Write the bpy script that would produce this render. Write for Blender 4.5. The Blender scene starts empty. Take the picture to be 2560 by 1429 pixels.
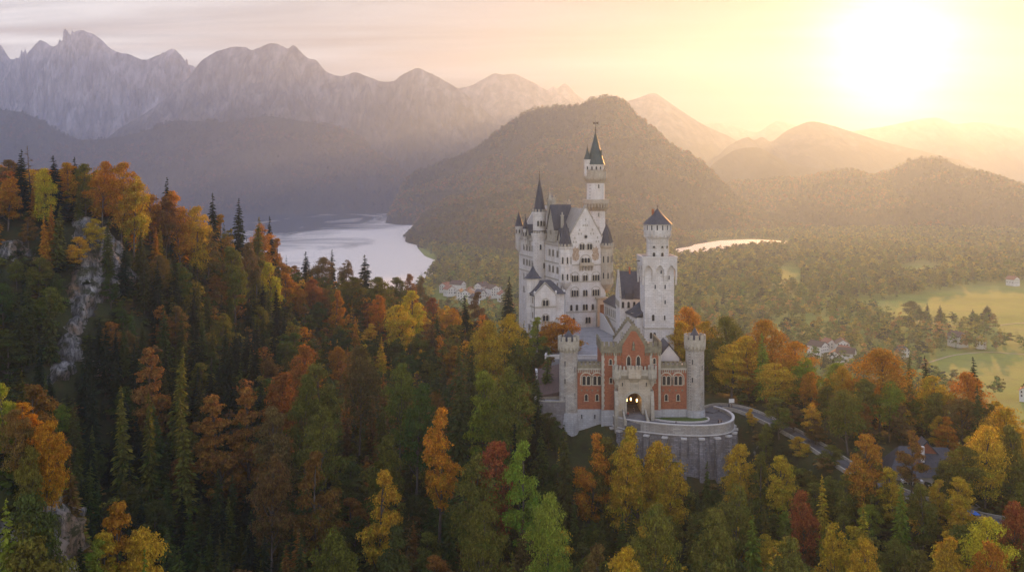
import bpy, math, random
import numpy as np
from mathutils import Matrix, Vector

S = bpy.context.scene
COL = S.collection
random.seed(7)
RNG = np.random.default_rng(11)
R = math.radians

# ------------------------------------------------------------------ camera, sky, sun, exposure
F = 2459.0                       # focal length in photo pixels (photo is 2560 wide), eye level at row 450
cam_d = bpy.data.cameras.new('camera')
cam_d.sensor_width = 36.0
cam_d.lens = 36.0 * F / 2560.0
cam_d.shift_y = -(714.5 - 450.0) / 2560.0
cam_d.clip_start = 1.0
cam_d.clip_end = 60000.0
cam = bpy.data.objects.new('camera', cam_d)
cam.rotation_euler = (R(90), 0, 0)
COL.objects.link(cam)
S.camera = cam

SUN_AZ = math.atan2(950.0, F)            # right of straight ahead
SUN_EL = math.atan2(280.0, math.hypot(950.0, F)) + R(1.6)
GLOW_DIR = Vector((math.sin(SUN_AZ) * math.cos(R(6.6)), math.cos(SUN_AZ) * math.cos(R(6.6)), math.sin(R(6.6))))     # brightest part of the veil of cloud
SUN_AZ += R(0.5)
SUN_EL = R(8.0)
SUN_DIR = Vector((math.sin(SUN_AZ) * math.cos(SUN_EL), math.cos(SUN_AZ) * math.cos(SUN_EL), math.sin(SUN_EL)))

S.view_settings.view_transform = 'Standard'
S.view_settings.look = 'None'
S.view_settings.exposure = 1.72
S.view_settings.gamma = 1.0
S.render.engine = 'CYCLES'
cy = S.cycles
cy.use_denoising = True
try:
    cy.denoiser = 'OPENIMAGEDENOISE'
    cy.denoising_input_passes = 'RGB_ALBEDO_NORMAL'
    cy.denoising_prefilter = 'ACCURATE'
except Exception:
    pass
cy.max_bounces = 8
cy.diffuse_bounces = 3
cy.glossy_bounces = 2
cy.transmission_bounces = 4
cy.transparent_max_bounces = 8
cy.volume_bounces = 2
cy.sample_clamp_indirect = 6.0
cy.caustics_reflective = False
cy.caustics_refractive = False


class NT:
    """a few lines to wire shader nodes"""
    def __init__(self, tree):
        self.t = tree
        tree.nodes.clear()

    def n(self, kind, **kw):
        nd = self.t.nodes.new(kind)
        for k, v in kw.items():
            if k.startswith('i_'):
                nd.inputs[k[2:].replace('_', ' ')].default_value = v
            else:
                setattr(nd, k, v)
        return nd

    def l(self, a, b):
        self.t.links.new(a, b)

    def math(self, op, a, b=None, c=None, clamp=False):
        nd = self.t.nodes.new('ShaderNodeMath')
        nd.operation = op
        nd.use_clamp = clamp
        for i, v in enumerate((a, b, c)):
            if v is None:
                continue
            if isinstance(v, (int, float)):
                nd.inputs[i].default_value = v
            else:
                self.l(v, nd.inputs[i])
        return nd.outputs[0]

    def mix(self, fac, a, b, blend='MIX'):
        nd = self.t.nodes.new('ShaderNodeMix')
        nd.data_type = 'RGBA'
        nd.blend_type = blend
        for sock, v in ((nd.inputs[0], fac), (nd.inputs[6], a), (nd.inputs[7], b)):
            if isinstance(v, (int, float)):
                sock.default_value = v
            elif isinstance(v, tuple):
                sock.default_value = v if len(v) == 4 else (*v, 1)
            else:
                self.l(v, sock)
        return nd.outputs[2]

    def ramp(self, fac, stops, interp='LINEAR'):
        nd = self.t.nodes.new('ShaderNodeValToRGB')
        e = nd.color_ramp.elements
        nd.color_ramp.interpolation = interp
        while len(e) < len(stops):
            e.new(0.5)
        for k, (p, c) in enumerate(stops):
            e[k].position = p
            e[k].color = (c, c, c, 1) if isinstance(c, (int, float)) else (*c, 1)
        self.l(fac, nd.inputs[0])
        return nd.outputs[0]

    def noise(self, vec, scale, detail=4, rough=0.55, dist=0.0):
        nd = self.t.nodes.new('ShaderNodeTexNoise')
        nd.inputs['Scale'].default_value = scale
        nd.inputs['Detail'].default_value = detail
        nd.inputs['Roughness'].default_value = rough
        nd.inputs['Distortion'].default_value = dist
        if vec is not None:
            self.l(vec, nd.inputs['Vector'])
        return nd

    def mapping(self, vec, scale=(1, 1, 1), loc=(0, 0, 0), rot=(0, 0, 0)):
        nd = self.t.nodes.new('ShaderNodeMapping')
        nd.inputs['Scale'].default_value = scale
        nd.inputs['Location'].default_value = loc
        nd.inputs['Rotation'].default_value = rot
        self.l(vec, nd.inputs['Vector'])
        return nd.outputs[0]


W = bpy.data.worlds.new('World')
S.world = W
W.use_nodes = True
t = NT(W.node_tree)
sky = t.n('ShaderNodeTexSky')
sky.sky_type = 'NISHITA'
sky.sun_disc = False
sky.sun_elevation = SUN_EL
sky.sun_rotation = SUN_AZ
sky.air_density = 1.0
sky.dust_density = 2.5
sky.ozone_density = 1.0
tc = t.n('ShaderNodeTexCoord')
sep = t.n('ShaderNodeSeparateXYZ')
t.l(tc.outputs['Generated'], sep.inputs[0])
# thin high cloud: projected on a flat layer so that bands run towards the horizon
zc = t.math('ADD', t.math('MAXIMUM', sep.outputs[2], 0.0), 0.10)
cx = t.math('DIVIDE', sep.outputs[0], zc)
cyy = t.math('DIVIDE', sep.outputs[1], zc)
comb = t.n('ShaderNodeCombineXYZ')
t.l(cx, comb.inputs[0]); t.l(cyy, comb.inputs[1])
cl1 = t.noise(t.mapping(comb.outputs[0], (0.55, 2.4, 1), (3.1, 1.7, 0)), 1.0, 6, 0.6, 0.8)
cl2 = t.noise(t.mapping(comb.outputs[0], (0.30, 1.3, 1), (9.1, 4.7, 0)), 1.6, 5, 0.55, 0.5)
cover = t.ramp(cl1.outputs['Fac'], [(0.36, 0.0), (0.66, 1.0)])
dark = t.ramp(cl2.outputs['Fac'], [(0.45, 0.0), (0.68, 1.0)])
# brightness of the cloud veil towards the sun
dotn = t.n('ShaderNodeVectorMath', operation='DOT_PRODUCT')
t.l(tc.outputs['Generated'], dotn.inputs[0])
dotn.inputs[1].default_value = GLOW_DIR
d0 = t.math('MAXIMUM', dotn.outputs['Value'], 0.0)
glow = t.math('ADD', t.math('MULTIPLY', t.math('POWER', d0, 650.0), 18.0), t.math('MULTIPLY', t.math('POWER', d0, 170.0), 2.2))
high = t.math('SMOOTHSTEP' if False else 'MULTIPLY', t.math('SUBTRACT', sep.outputs[2], 0.10), 2.6, clamp=True)
veil = t.mix(high, (10.6, 10.0, 9.0), (3.9, 4.5, 6.3))
veil = t.mix(t.math("POWER", d0, 3.2), veil, (0.25, 0.35, 0.75))
veil = t.mix(t.math('MULTIPLY', dark, 0.75), veil, t.mix(1.0, veil, (0.62, 0.50, 0.42), 'MULTIPLY'))
base = t.mix(t.math('ADD', t.math('MULTIPLY_ADD', cover, 0.05, 0.93), t.math('POWER', d0, 8.0), clamp=True), sky.outputs[0], veil)
gl = t.mix(1.0, (1.0, 0.85, 0.62), (0, 0, 0), 'ADD')
glm = t.n('ShaderNodeVectorMath', operation='SCALE')
t.l(gl, glm.inputs[0]); t.l(t.math('MULTIPLY', glow, t.math('MULTIPLY_ADD', cover, 0.35, 0.75)), glm.inputs['Scale'])
streak = t.n('ShaderNodeVectorMath', operation='SCALE')
t.l(base, streak.inputs[0]); t.l(t.math('MULTIPLY_ADD', cover, 0.6, 0.68), streak.inputs['Scale'])
tot = t.mix(1.0, streak.outputs[0], glm.outputs[0], 'ADD')
bg = t.n('ShaderNodeBackground')
t.l(tot, bg.inputs[0])
bg.inputs[1].default_value = 0.062
wo = t.n('ShaderNodeOutputWorld')
t.l(bg.outputs[0], wo.inputs[0])

sun_d = bpy.data.lights.new('sun', 'SUN')
sun_d.energy = 5.0
sun_d.angle = R(0.6)
sun_d.color = (1.0, 0.45, 0.11)
sun = bpy.data.objects.new('sun', sun_d)
sun.rotation_euler = SUN_DIR.to_track_quat('Z', 'Y').to_euler()
COL.objects.link(sun)

HAZE_DENSITY = 1.45e-4


# ------------------------------------------------------------------ helpers
def tag(o, label=None, cat=None, group=None, kind=None):
    if label: o['label'] = label
    if cat: o['category'] = cat
    if group: o['group'] = group
    if kind: o['kind'] = kind
    return o


def at(px, py, Y):
    return Vector(((px - 1280.0) / F * Y, Y, -(py - 450.0) / F * Y))


def raw_mesh(name, verts, loops, sizes, mats=(), smooth=False, tint=None):
    """verts (n,3), flat loop index array, face sizes"""
    me = bpy.data.meshes.new(name)
    verts = np.ascontiguousarray(verts, dtype=np.float32)
    loops = np.ascontiguousarray(loops, dtype=np.int32)
    sizes = np.ascontiguousarray(sizes, dtype=np.int32)
    me.vertices.add(len(verts))
    me.vertices.foreach_set('co', verts.ravel())
    me.loops.add(len(loops))
    me.loops.foreach_set('vertex_index', loops)
    me.polygons.add(len(sizes))
    starts = np.zeros(len(sizes), dtype=np.int32)
    starts[1:] = np.cumsum(sizes)[:-1]
    me.polygons.foreach_set('loop_start', starts)
    if smooth:
        me.polygons.foreach_set('use_smooth', np.ones(len(sizes), dtype=bool))
    if tint is not None:
        a = me.attributes.new('tint', 'FLOAT_COLOR', 'POINT')
        c = np.ones((len(verts), 4), dtype=np.float32)
        c[:, :3] = tint
        a.data.foreach_set('color', c.ravel())
    me.update(calc_edges=True)
    me.validate()
    for m in mats:
        me.materials.append(m)
    return me


def link(name, me, parent=None):
    o = bpy.data.objects.new(name, me)
    COL.objects.link(o)
    if parent is not None:
        o.parent = parent
    return o


def grid_mesh(name, P, mats=(), smooth=True, tint=None):
    """P (nu,nv,3)"""
    nu, nv = P.shape[:2]
    i = np.arange(nu * nv).reshape(nu, nv)
    q = np.stack([i[:-1, :-1], i[1:, :-1], i[1:, 1:], i[:-1, 1:]], -1).reshape(-1, 4)
    return raw_mesh(name, P.reshape(-1, 3), q.ravel(), np.full(len(q), 4), mats, smooth, tint)


def _hash(ix, iy, seed):
    h = (ix.astype(np.int64) * 374761393 + iy.astype(np.int64) * 668265263 + seed * 1274126177) & 0xFFFFFFFF
    h = ((h ^ (h >> 13)) * 1274126177) & 0xFFFFFFFF
    h = (h ^ (h >> 16)) & 0xFFFFFFFF
    return h / 4294967295.0 * 2 - 1


def vnoise(x, y, seed=0):
    ix, iy = np.floor(x), np.floor(y)
    fx, fy = x - ix, y - iy
    fx = fx * fx * fx * (fx * (fx * 6 - 15) + 10); fy = fy * fy * fy * (fy * (fy * 6 - 15) + 10)
    a = _hash(ix, iy, seed); b = _hash(ix + 1, iy, seed)
    c = _hash(ix, iy + 1, seed); d = _hash(ix + 1, iy + 1, seed)
    return (a * (1 - fx) + b * fx) * (1 - fy) + (c * (1 - fx) + d * fx) * fy


def fbm(x, y, seed=0, octs=5, gain=0.5, ridged=False):
    s, amp, tot = 0, 1.0, 0
    for k in range(octs):
        n = vnoise(x * 2 ** k + 17.3 * k, y * 2 ** k - 9.1 * k, seed + k)
        if ridged:
            n = 1 - 2 * np.abs(n)
        s = s + n * amp
        tot += amp
        amp *= gain
    return s / tot


def new_mat(name):
    m = bpy.data.materials.new(name)
    m.use_nodes = True
    return m, NT(m.node_tree)


def finish(t, col, rough=0.9, bump=None, spec=0.2, dist=0.1, metallic=0.0):
    b = t.n('ShaderNodeBsdfPrincipled')
    if isinstance(col, tuple):
        b.inputs['Base Color'].default_value = (*col, 1)
    else:
        t.l(col, b.inputs['Base Color'])
    if isinstance(rough, (int, float)):
        b.inputs['Roughness'].default_value = rough
    else:
        t.l(rough, b.inputs['Roughness'])
    b.inputs['Specular IOR Level'].default_value = spec
    b.inputs['Metallic'].default_value = metallic
    if bump is not None:
        bn = t.n('ShaderNodeBump')
        bn.inputs['Strength'].default_value = 0.7
        bn.inputs['Distance'].default_value = dist
        t.l(bump, bn.inputs['Height'])
        t.l(bn.outputs[0], b.inputs['Normal'])
    o = t.n('ShaderNodeOutputMaterial')
    t.l(b.outputs[0], o.inputs[0])
    return b

# ------------------------------------------------------------------ materials of the land
def mat_forest_floor():
    m, t = new_mat('forest_floor')
    g = t.n('ShaderNodeNewGeometry')
    n1 = t.noise(g.outputs['Position'], 0.12, 6, 0.6)
    n2 = t.noise(g.outputs['Position'], 0.9, 5, 0.65)
    soil = t.ramp(n1.outputs['Fac'], [(0.35, (0.028, 0.024, 0.012)), (0.5, (0.040, 0.048, 0.016)), (0.65, (0.075, 0.048, 0.020))])
    soil = t.mix(t.ramp(n2.outputs['Fac'], [(0.4, 0.0), (0.7, 0.7)]), soil, (0.05, 0.055, 0.02))
    sp = t.n('ShaderNodeSeparateXYZ'); t.l(g.outputs['Normal'], sp.inputs[0])
    rn = t.noise(t.mapping(g.outputs['Position'], (1, 1, 0.35)), 0.5, 8, 0.68)
    rock = t.ramp(rn.outputs['Fac'], [(0.3, (0.07, 0.065, 0.06)), (0.5, (0.26, 0.25, 0.24)), (0.7, (0.45, 0.42, 0.38))])
    steep = t.math('ADD', sp.outputs[2], t.math('MULTIPLY', t.math('SUBTRACT', n2.outputs['Fac'], 0.5), 0.5))
    col = t.mix(t.ramp(steep, [(0.34, 1.0), (0.44, 0.0)]), soil, rock)
    finish(t, col, 0.95, t.math('ADD', n2.outputs['Fac'], rn.outputs['Fac']), 0.1, 0.6)
    return m


def mat_rock():
    m, t = new_mat('limestone_cliff')
    g = t.n('ShaderNodeNewGeometry')
    p = g.outputs['Position']
    n1 = t.noise(t.mapping(p, (1, 1, 0.3)), 0.22, 8, 0.7, 0.6)
    n2 = t.noise(p, 0.09, 4, 0.6)
    n3 = t.noise(t.mapping(p, (1, 1, 0.22)), 1.1, 8, 0.75)
    n4 = t.noise(p, 0.35, 5, 0.7)
    col = t.ramp(n1.outputs['Fac'], [(0.32, (0.035, 0.033, 0.032)), (0.46, (0.14, 0.135, 0.135)), (0.58, (0.30, 0.29, 0.285)), (0.74, (0.52, 0.49, 0.46))])
    col = t.mix(t.ramp(n2.outputs['Fac'], [(0.50, 0.0), (0.62, 0.6)]), col, (0.30, 0.19, 0.11))
    col = t.mix(t.ramp(n3.outputs['Fac'], [(0.48, 0.0), (0.60, 0.85)]), col, (0.035, 0.035, 0.022))
    col = t.mix(t.ramp(n4.outputs['Fac'], [(0.52, 0.0), (0.60, 0.9)]), col, (0.040, 0.045, 0.016))
    finish(t, col, 0.9, t.math('ADD', n1.outputs['Fac'], n3.outputs['Fac']), 0.15, 1.2)
    return m


def mat_mountain(name, rock, wood, snow_line=None, seed=0.0):
    """bare rock high up, meadow and wood below: the height is the mountain's own"""
    m, t = new_mat(name)
    g = t.n('ShaderNodeNewGeometry')
    p = t.mapping(g.outputs['Position'], (0.001, 0.001, 0.001), (seed, seed, 0))
    n1 = t.noise(t.mapping(p, (1, 0.6, 1.4)), 3.0, 9, 0.66)
    n2 = t.noise(t.mapping(p, (4, 2, 1)), 4.0, 8, 0.7)
    sp = t.n('ShaderNodeSeparateXYZ'); t.l(g.outputs['Position'], sp.inputs[0])
    h = t.math('ADD', sp.outputs[2], t.math('MULTIPLY', t.math('SUBTRACT', n1.outputs['Fac'], 0.5), 900.0))
    rk = t.ramp(n2.outputs['Fac'], [(0.34, tuple(c * 0.35 for c in rock)), (0.5, rock), (0.66, tuple(min(1, c * 2.0) for c in rock))])
    wd = t.ramp(n2.outputs['Fac'], [(0.3, tuple(c * 0.6 for c in wood)), (0.7, tuple(c * 1.5 for c in wood))])
    lo, hi = snow_line if snow_line else (250, 420)
    mr = t.n('ShaderNodeMapRange')
    mr.inputs['From Min'].default_value = lo; mr.inputs['From Max'].default_value = hi
    t.l(h, mr.inputs['Value'])
    col = t.mix(mr.outputs[0], wd, rk)
    finish(t, col, 1.0, n2.outputs['Fac'], 0.0, 60.0)
    return m


def mat_valley():
    m, t = new_mat('valley_meadow')
    g = t.n('ShaderNodeNewGeometry')
    n1 = t.noise(g.outputs['Position'], 0.004, 6, 0.6)
    n2 = t.noise(g.outputs['Position'], 0.06, 5, 0.6)
    col = t.ramp(n1.outputs['Fac'], [(0.35, (0.17, 0.22, 0.035)), (0.5, (0.26, 0.29, 0.05)), (0.68, (0.36, 0.31, 0.08))])
    col = t.mix(t.ramp(n2.outputs['Fac'], [(0.45, 0.0), (0.7, 0.35)]), col, (0.17, 0.145, 0.06))
    finish(t, col, 0.95, n2.outputs['Fac'], 0.1, 0.3)
    return m


def mat_water():
    """lake seen at a low angle: warm mirror gloss set by position paints the sky reflection, dark water elsewhere"""
    m, t = new_mat('lake_water')
    g = t.n('ShaderNodeNewGeometry')
    p = g.outputs['Position']
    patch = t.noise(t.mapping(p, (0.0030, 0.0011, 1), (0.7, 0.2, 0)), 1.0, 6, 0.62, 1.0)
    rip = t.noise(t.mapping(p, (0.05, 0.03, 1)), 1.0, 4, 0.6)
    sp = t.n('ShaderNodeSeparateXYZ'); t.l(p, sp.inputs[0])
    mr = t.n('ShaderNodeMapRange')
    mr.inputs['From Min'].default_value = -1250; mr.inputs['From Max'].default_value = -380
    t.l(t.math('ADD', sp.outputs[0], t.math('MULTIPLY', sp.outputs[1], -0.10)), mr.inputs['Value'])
    sky_sheen = t.math('ADD', t.math('MULTIPLY', t.math('SUBTRACT', patch.outputs['Fac'], 0.5), 4.2), t.math('MULTIPLY_ADD', mr.outputs[0], 2.0, -0.30), clamp=True)  # painted sky reflection: share of mirror gloss, rising to the near right
    d = t.n('ShaderNodeBsdfPrincipled')
    d.inputs['Base Color'].default_value = (0.03, 0.045, 0.055, 1)
    d.inputs['Roughness'].default_value = 0.18
    gl = t.n('ShaderNodeBsdfGlossy')
    gl.inputs['Color'].default_value = (1.0, 0.94, 0.84, 1)
    gl.inputs['Roughness'].default_value = 0.52
    bn = t.n('ShaderNodeBump'); bn.inputs['Strength'].default_value = 0.25; bn.inputs['Distance'].default_value = 1.0
    t.l(rip.outputs['Fac'], bn.inputs['Height']); t.l(bn.outputs[0], gl.inputs['Normal']); t.l(bn.outputs[0], d.inputs['Normal'])
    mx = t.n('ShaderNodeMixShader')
    t.l(sky_sheen, mx.inputs[0]); t.l(d.outputs[0], mx.inputs[1]); t.l(gl.outputs[0], mx.inputs[2])
    o = t.n('ShaderNodeOutputMaterial'); t.l(mx.outputs[0], o.inputs[0])
    return m


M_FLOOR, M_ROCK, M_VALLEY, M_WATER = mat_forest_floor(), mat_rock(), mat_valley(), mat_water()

VALLEY = -170.0

# ------------------------------------------------------------------ valley floor, lakes
gx = np.concatenate([np.linspace(-6400, -1500, 40)[:-1], np.linspace(-1500, 2200, 120), np.linspace(2200, 6400, 40)[1:]])
gy = np.concatenate([np.linspace(-400, 600, 20)[:-1], np.linspace(600, 3500, 140), np.linspace(3500, 9500, 60)[1:]])
GX, GY = np.meshgrid(gx, gy, indexing='ij')
GZ = VALLEY + 4.0 * fbm(GX / 500, GY / 500, 3, 4) - 2
link('valley_floor', grid_mesh('valley_floor', np.stack([GX, GY, GZ], -1), [M_VALLEY])).__setitem__('kind', 'structure')


def sheet(name, pts_px, z, mat, inward=True):
    """flat outline at height z given by photo points"""
    P = []
    for px, py in pts_px:
        Y = -z * F / (py - 450.0)
        P.append(((px - 1280) / F * Y, Y, z))
    me = raw_mesh(name, np.array(P), np.arange(len(P)), [len(P)], [mat])
    o = link(name, me)
    o['kind'] = 'structure'
    return o


LAKE_Z = VALLEY + 3.5
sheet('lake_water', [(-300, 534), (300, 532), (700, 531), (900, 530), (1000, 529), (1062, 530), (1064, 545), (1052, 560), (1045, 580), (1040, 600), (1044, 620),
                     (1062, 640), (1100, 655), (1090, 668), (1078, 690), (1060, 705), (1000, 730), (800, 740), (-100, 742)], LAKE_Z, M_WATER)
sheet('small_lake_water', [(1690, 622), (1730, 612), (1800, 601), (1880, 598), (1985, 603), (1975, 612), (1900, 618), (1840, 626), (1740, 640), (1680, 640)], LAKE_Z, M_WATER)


# ------------------------------------------------------------------ hills and mountains
HILLS = {}


def ridge(name, pts, base, front, back, mat, du=5.0, nv=44, rough=0.10, gully=300.0, crest=2.0, power=1.0, seed=1, fine=0.0):
    """a mountain from its crest line (photo column, row, distance): front and back flanks run down to base"""
    pts = np.array(pts, float)
    px = np.arange(pts[0, 0], pts[-1, 0] + du, du)
    # smooth interpolation of the crest
    def interp(col):
        x, y = pts[:, 0], pts[:, col]
        m = np.gradient(y, x)
        # limit slopes (monotone-ish hermite)
        d = np.diff(y) / np.diff(x)
        for k in range(1, len(x) - 1):
            if d[k - 1] * d[k] <= 0:
                m[k] = 0
            else:
                m[k] = 2 * d[k - 1] * d[k] / (d[k - 1] + d[k])
        m[0], m[-1] = d[0], d[-1]
        i = np.clip(np.searchsorted(x, px) - 1, 0, len(x) - 2)
        h = x[i + 1] - x[i]
        s = np.clip((px - x[i]) / h, 0, 1)
        return ((2 * s**3 - 3 * s**2 + 1) * y[i] + (s**3 - 2 * s**2 + s) * h * m[i] + (-2 * s**3 + 3 * s**2) * y[i + 1] + (s**3 - s**2) * h * m[i + 1])
    py, Y = interp(1), interp(2)
    Y = np.where(Y > 5000, 5000 + (Y - 5000) * 0.70, Y)
    py = py + crest * fbm(px / 28.0, px * 0 + seed * 3.7, seed, 5, 0.6)
    py = py + fine * 1.3 * fbm(px / 9.0, px * 0 + seed, seed + 40, 4, 0.65, True)
    X = (px - 1280) / F * Y
    Z = -(py - 450) / F * Y
    H = np.maximum(Z - base, 5.0)
    v = np.concatenate([-np.linspace(1, 0, nv)[:-1] ** 1.25, np.linspace(0, 1, nv // 3) ** 1.2])
    U, V = np.meshgrid(np.arange(len(px)), v, indexing='ij')
    run = np.where(V < 0, front, back)
    PX = X[:, None] + 0 * V
    PY = Y[:, None] + V * run * (0.35 + 0.65 * H[:, None] / H.max())
    prof = (1 - np.abs(V)) ** power
    PZ = base + H[:, None] * prof
    env = np.clip(np.abs(V) * 5, 0, 1) * (1 - np.abs(V)) ** 0.4
    nz = fbm(PX / gully, PY / (gully * 2.2), seed, 6, 0.55, True) * 0.7 + fbm(PX / (gully * .3), PY / (gully * .6), seed + 9, 4, 0.55) * 0.3
    nz = nz + fine * 0.42 * fbm(PX / (gully * .22), PY / (gully * .30) + PZ / (gully * .16), seed + 19, 5, 0.62, True)
    PZ = PZ + env * (nz - 0.5) * H[:, None] * rough - np.where(np.abs(V) > 0.97, 12, 0)
    P = np.stack([PX, PY, PZ], -1)
    o = link(name, grid_mesh(name, P, [mat]))
    o['kind'] = 'structure'
    HILLS[name] = P
    return o


ROCK_A = (0.36, 0.34, 0.34)
M_M1 = mat_mountain('bare_rock_mountain', ROCK_A, (0.03, 0.04, 0.028), (120, 420), 0)
M_M2 = mat_mountain('half_wooded_mountain', (0.24, 0.21, 0.19), (0.04, 0.045, 0.028), (180, 620), 4)
M_M3 = mat_mountain('wooded_hill', (0.07, 0.06, 0.035), (0.045, 0.045, 0.02), (900, 1500), 8)

B = VALLEY - 6
ridge('rocky_mountain', [(-140, 60, 8600), (-60, 90, 8500), (0, 112, 8400), (30, 148, 8400), (60, 142, 8350), (78, 122, 8300), (103, 101, 8300), (132, 115, 8250), (150, 106, 8250), (175, 88, 8200), (200, 77, 8200), (228, 82, 8200),
                         (250, 97, 8200), (275, 120, 8150), (300, 132, 8150), (325, 136, 8100), (360, 150, 8100), (390, 139, 8050), (410, 133, 8050), (430, 121, 8000), (450, 135, 8000), (470, 160, 8000), (485, 166, 7900), (540, 240, 7800), (640, 330, 7600), (760, 420, 7400)],
      B, 1250, 900, M_M1, 2, 120, 0.36, 230, 3.0, 0.8, 2, 1.0)
ridge('twin_peak_mountain', [(230, 380, 7000), (300, 320, 7000), (360, 285, 7000), (420, 240, 7000), (470, 195, 7050), (505, 152, 7100), (545, 128, 7150), (590, 117, 7200), (612, 116, 7200), (628, 124, 7150), (650, 118, 7100), (682, 107, 7100), (705, 114, 7100), (720, 121, 7100),
                             (733, 114, 7050), (752, 130, 7050), (770, 146, 7000), (785, 148, 7000), (815, 178, 6950), (850, 191, 6950), (890, 182, 7000), (915, 190, 7000), (960, 204, 7000), (985, 203, 7000), (1000, 190, 6950), (1022, 178, 6900), (1045, 170, 6900), (1060, 176, 6900),
                             (1100, 195, 6900), (1150, 225, 6900), (1230, 290, 6800), (1330, 370, 6600)],
      B, 1150, 900, M_M2, 3, 100, 0.30, 260, 2.5, 0.85, 5, 0.7)
ridge('blunt_mountain', [(1050, 300, 8800), (1140, 222, 9000), (1170, 217, 9000), (1210, 198, 9000), (1240, 184, 9000), (1260, 187, 9000), (1280, 185, 9000), (1320, 200, 9000), (1360, 222, 9000), (1420, 250, 9000), (1520, 320, 9000), (1600, 380, 8800)],
      B, 2000, 1300, M_M2, 5, 40, 0.14, 380, 2.0, 1.0, 8)
ridge('notched_mountain', [(1300, 290, 10200), (1365, 228, 10300), (1385, 216, 10300), (1392, 222, 10300), (1412, 209, 10300), (1440, 235, 10300), (1460, 250, 10300), (1540, 310, 10200)],
      B, 1800, 1200, M_M2, 5, 34, 0.14, 380, 2.0, 1.0, 11)
ridge('long_slope_mountain', [(1480, 330, 8200), (1560, 258, 8300), (1600, 243, 8300), (1635, 233, 8300), (1655, 244, 8300), (1700, 275, 8300), (1750, 307, 8200), (1820, 340, 8200), (1900, 385, 8000), (1990, 430, 7800)],
      B, 2100, 1300, M_M2, 5, 40, 0.12, 400, 1.6, 1.0, 13)
ridge('faint_far_mountain', [(1660, 360, 11000), (1760, 312, 11200), (1790, 308, 11200), (1835, 316, 11200), (1890, 330, 11200), (1945, 303, 11200), (1990, 314, 11200), (2100, 330, 11400), (2200, 318, 11400), (2260, 306, 11400), (2340, 294, 11400), (2390, 310, 11400), (2440, 306, 11400), (2560, 325, 11400), (2700, 340, 11400)],
      B, 1700, 1200, M_M2, 5, 34, 0.10, 420, 1.5, 1.0, 17)
ridge('rounded_far_mountain', [(1700, 440, 7000), (1780, 400, 7000), (1830, 360, 7200), (1870, 343, 7300), (1885, 350, 7300), (1905, 342, 7300), (1925, 354, 7400), (1970, 325, 7500), (2030, 304, 7600), (2075, 312, 7600), (2130, 330, 7600), (2200, 352, 7600), (2280, 372, 7400), (2400, 400, 7200)],
      B, 1700, 1100, M_M2, 5, 40, 0.10, 380, 1.5, 1.0, 19)
ridge('wooded_foothill', [(1760, 430, 5600), (1800, 398, 5600), (1850, 372, 5600), (1890, 368, 5600), (1930, 385, 5600), (1980, 410, 5600), (2080, 425, 5600), (2200, 440, 5600)],
      B, 1400, 900, M_M3, 5, 36, 0.08, 260, 1.5, 0.9, 23)
ridge('domed_hill', [(1700, 475, 4300), (1800, 462, 4300), (1900, 452, 4300), (2000, 447, 4250), (2060, 436, 4200), (2130, 428, 4200), (2180, 440, 4200), (2230, 425, 4150), (2280, 402, 4150), (2320, 395, 4150), (2360, 400, 4100), (2385, 420, 4100), (2400, 430, 4050), (2440, 428, 4050),
                     (2475, 440, 4000), (2500, 452, 4000), (2530, 458, 4000), (2580, 490, 3900), (2700, 520, 3800)],
      B, 1150, 900, M_M3, 5, 44, 0.17, 220, 2.0, 0.75, 29)
ridge('lakeside_hill', [(-200, 260, 5300), (-60, 268, 5300), (0, 275, 5300), (50, 281, 5300), (100, 300, 5300), (150, 330, 5300), (215, 350, 5350), (300, 342, 5350), (380, 322, 5350), (450, 302, 5350), (530, 303, 5350), (560, 307, 5350), (620, 296, 5350), (670, 290, 5350), (720, 298, 5350),
                       (790, 308, 5350), (850, 322, 5350), (900, 345, 5350), (940, 378, 5350), (990, 410, 5350), (1030, 445, 5300), (1070, 470, 5300), (1110, 485, 5250), (1200, 520, 5200), (1260, 530, 5100)],
      B, 520, 900, M_M3, 5, 60, 0.2, 220, 2.0, 0.8, 31)
ridge('castle_hill_behind', [(1000, 470, 4300), (1040, 430, 4250), (1100, 408, 4250), (1180, 375, 4200), (1230, 340, 4150), (1280, 305, 4100), (1330, 277, 4050), (1380, 268, 4000), (1440, 268, 3950), (1452, 262, 3900), (1475, 252, 3880), (1505, 245, 3850), (1530, 247, 3850), (1552, 251, 3820), (1572, 264, 3800), (1595, 290, 3800), (1640, 330, 3750),
                      (1690, 372, 3750), (1740, 395, 3700), (1770, 415, 3700), (1795, 450, 3650), (1850, 500, 3600), (1920, 535, 3550), (2000, 560, 3500)],
      B, 1000, 900, M_M3, 5, 64, 0.20, 240, 2.0, 0.85, 37)
ridge('shore_spur', [(1052, 556, 3250), (1062, 536, 3250), (1085, 517, 3250), (1120, 502, 3250), (1180, 484, 3250), (1240, 462, 3250), (1300, 446, 3200), (1380, 440, 3200), (1460, 462, 3150), (1540, 500, 3100), (1620, 545, 3000), (1700, 585, 2900), (1760, 600, 2850)],
      B, 1150, 500, M_M3, 5, 60, 0.13, 120, 2.5, 0.72, 41)

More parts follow.
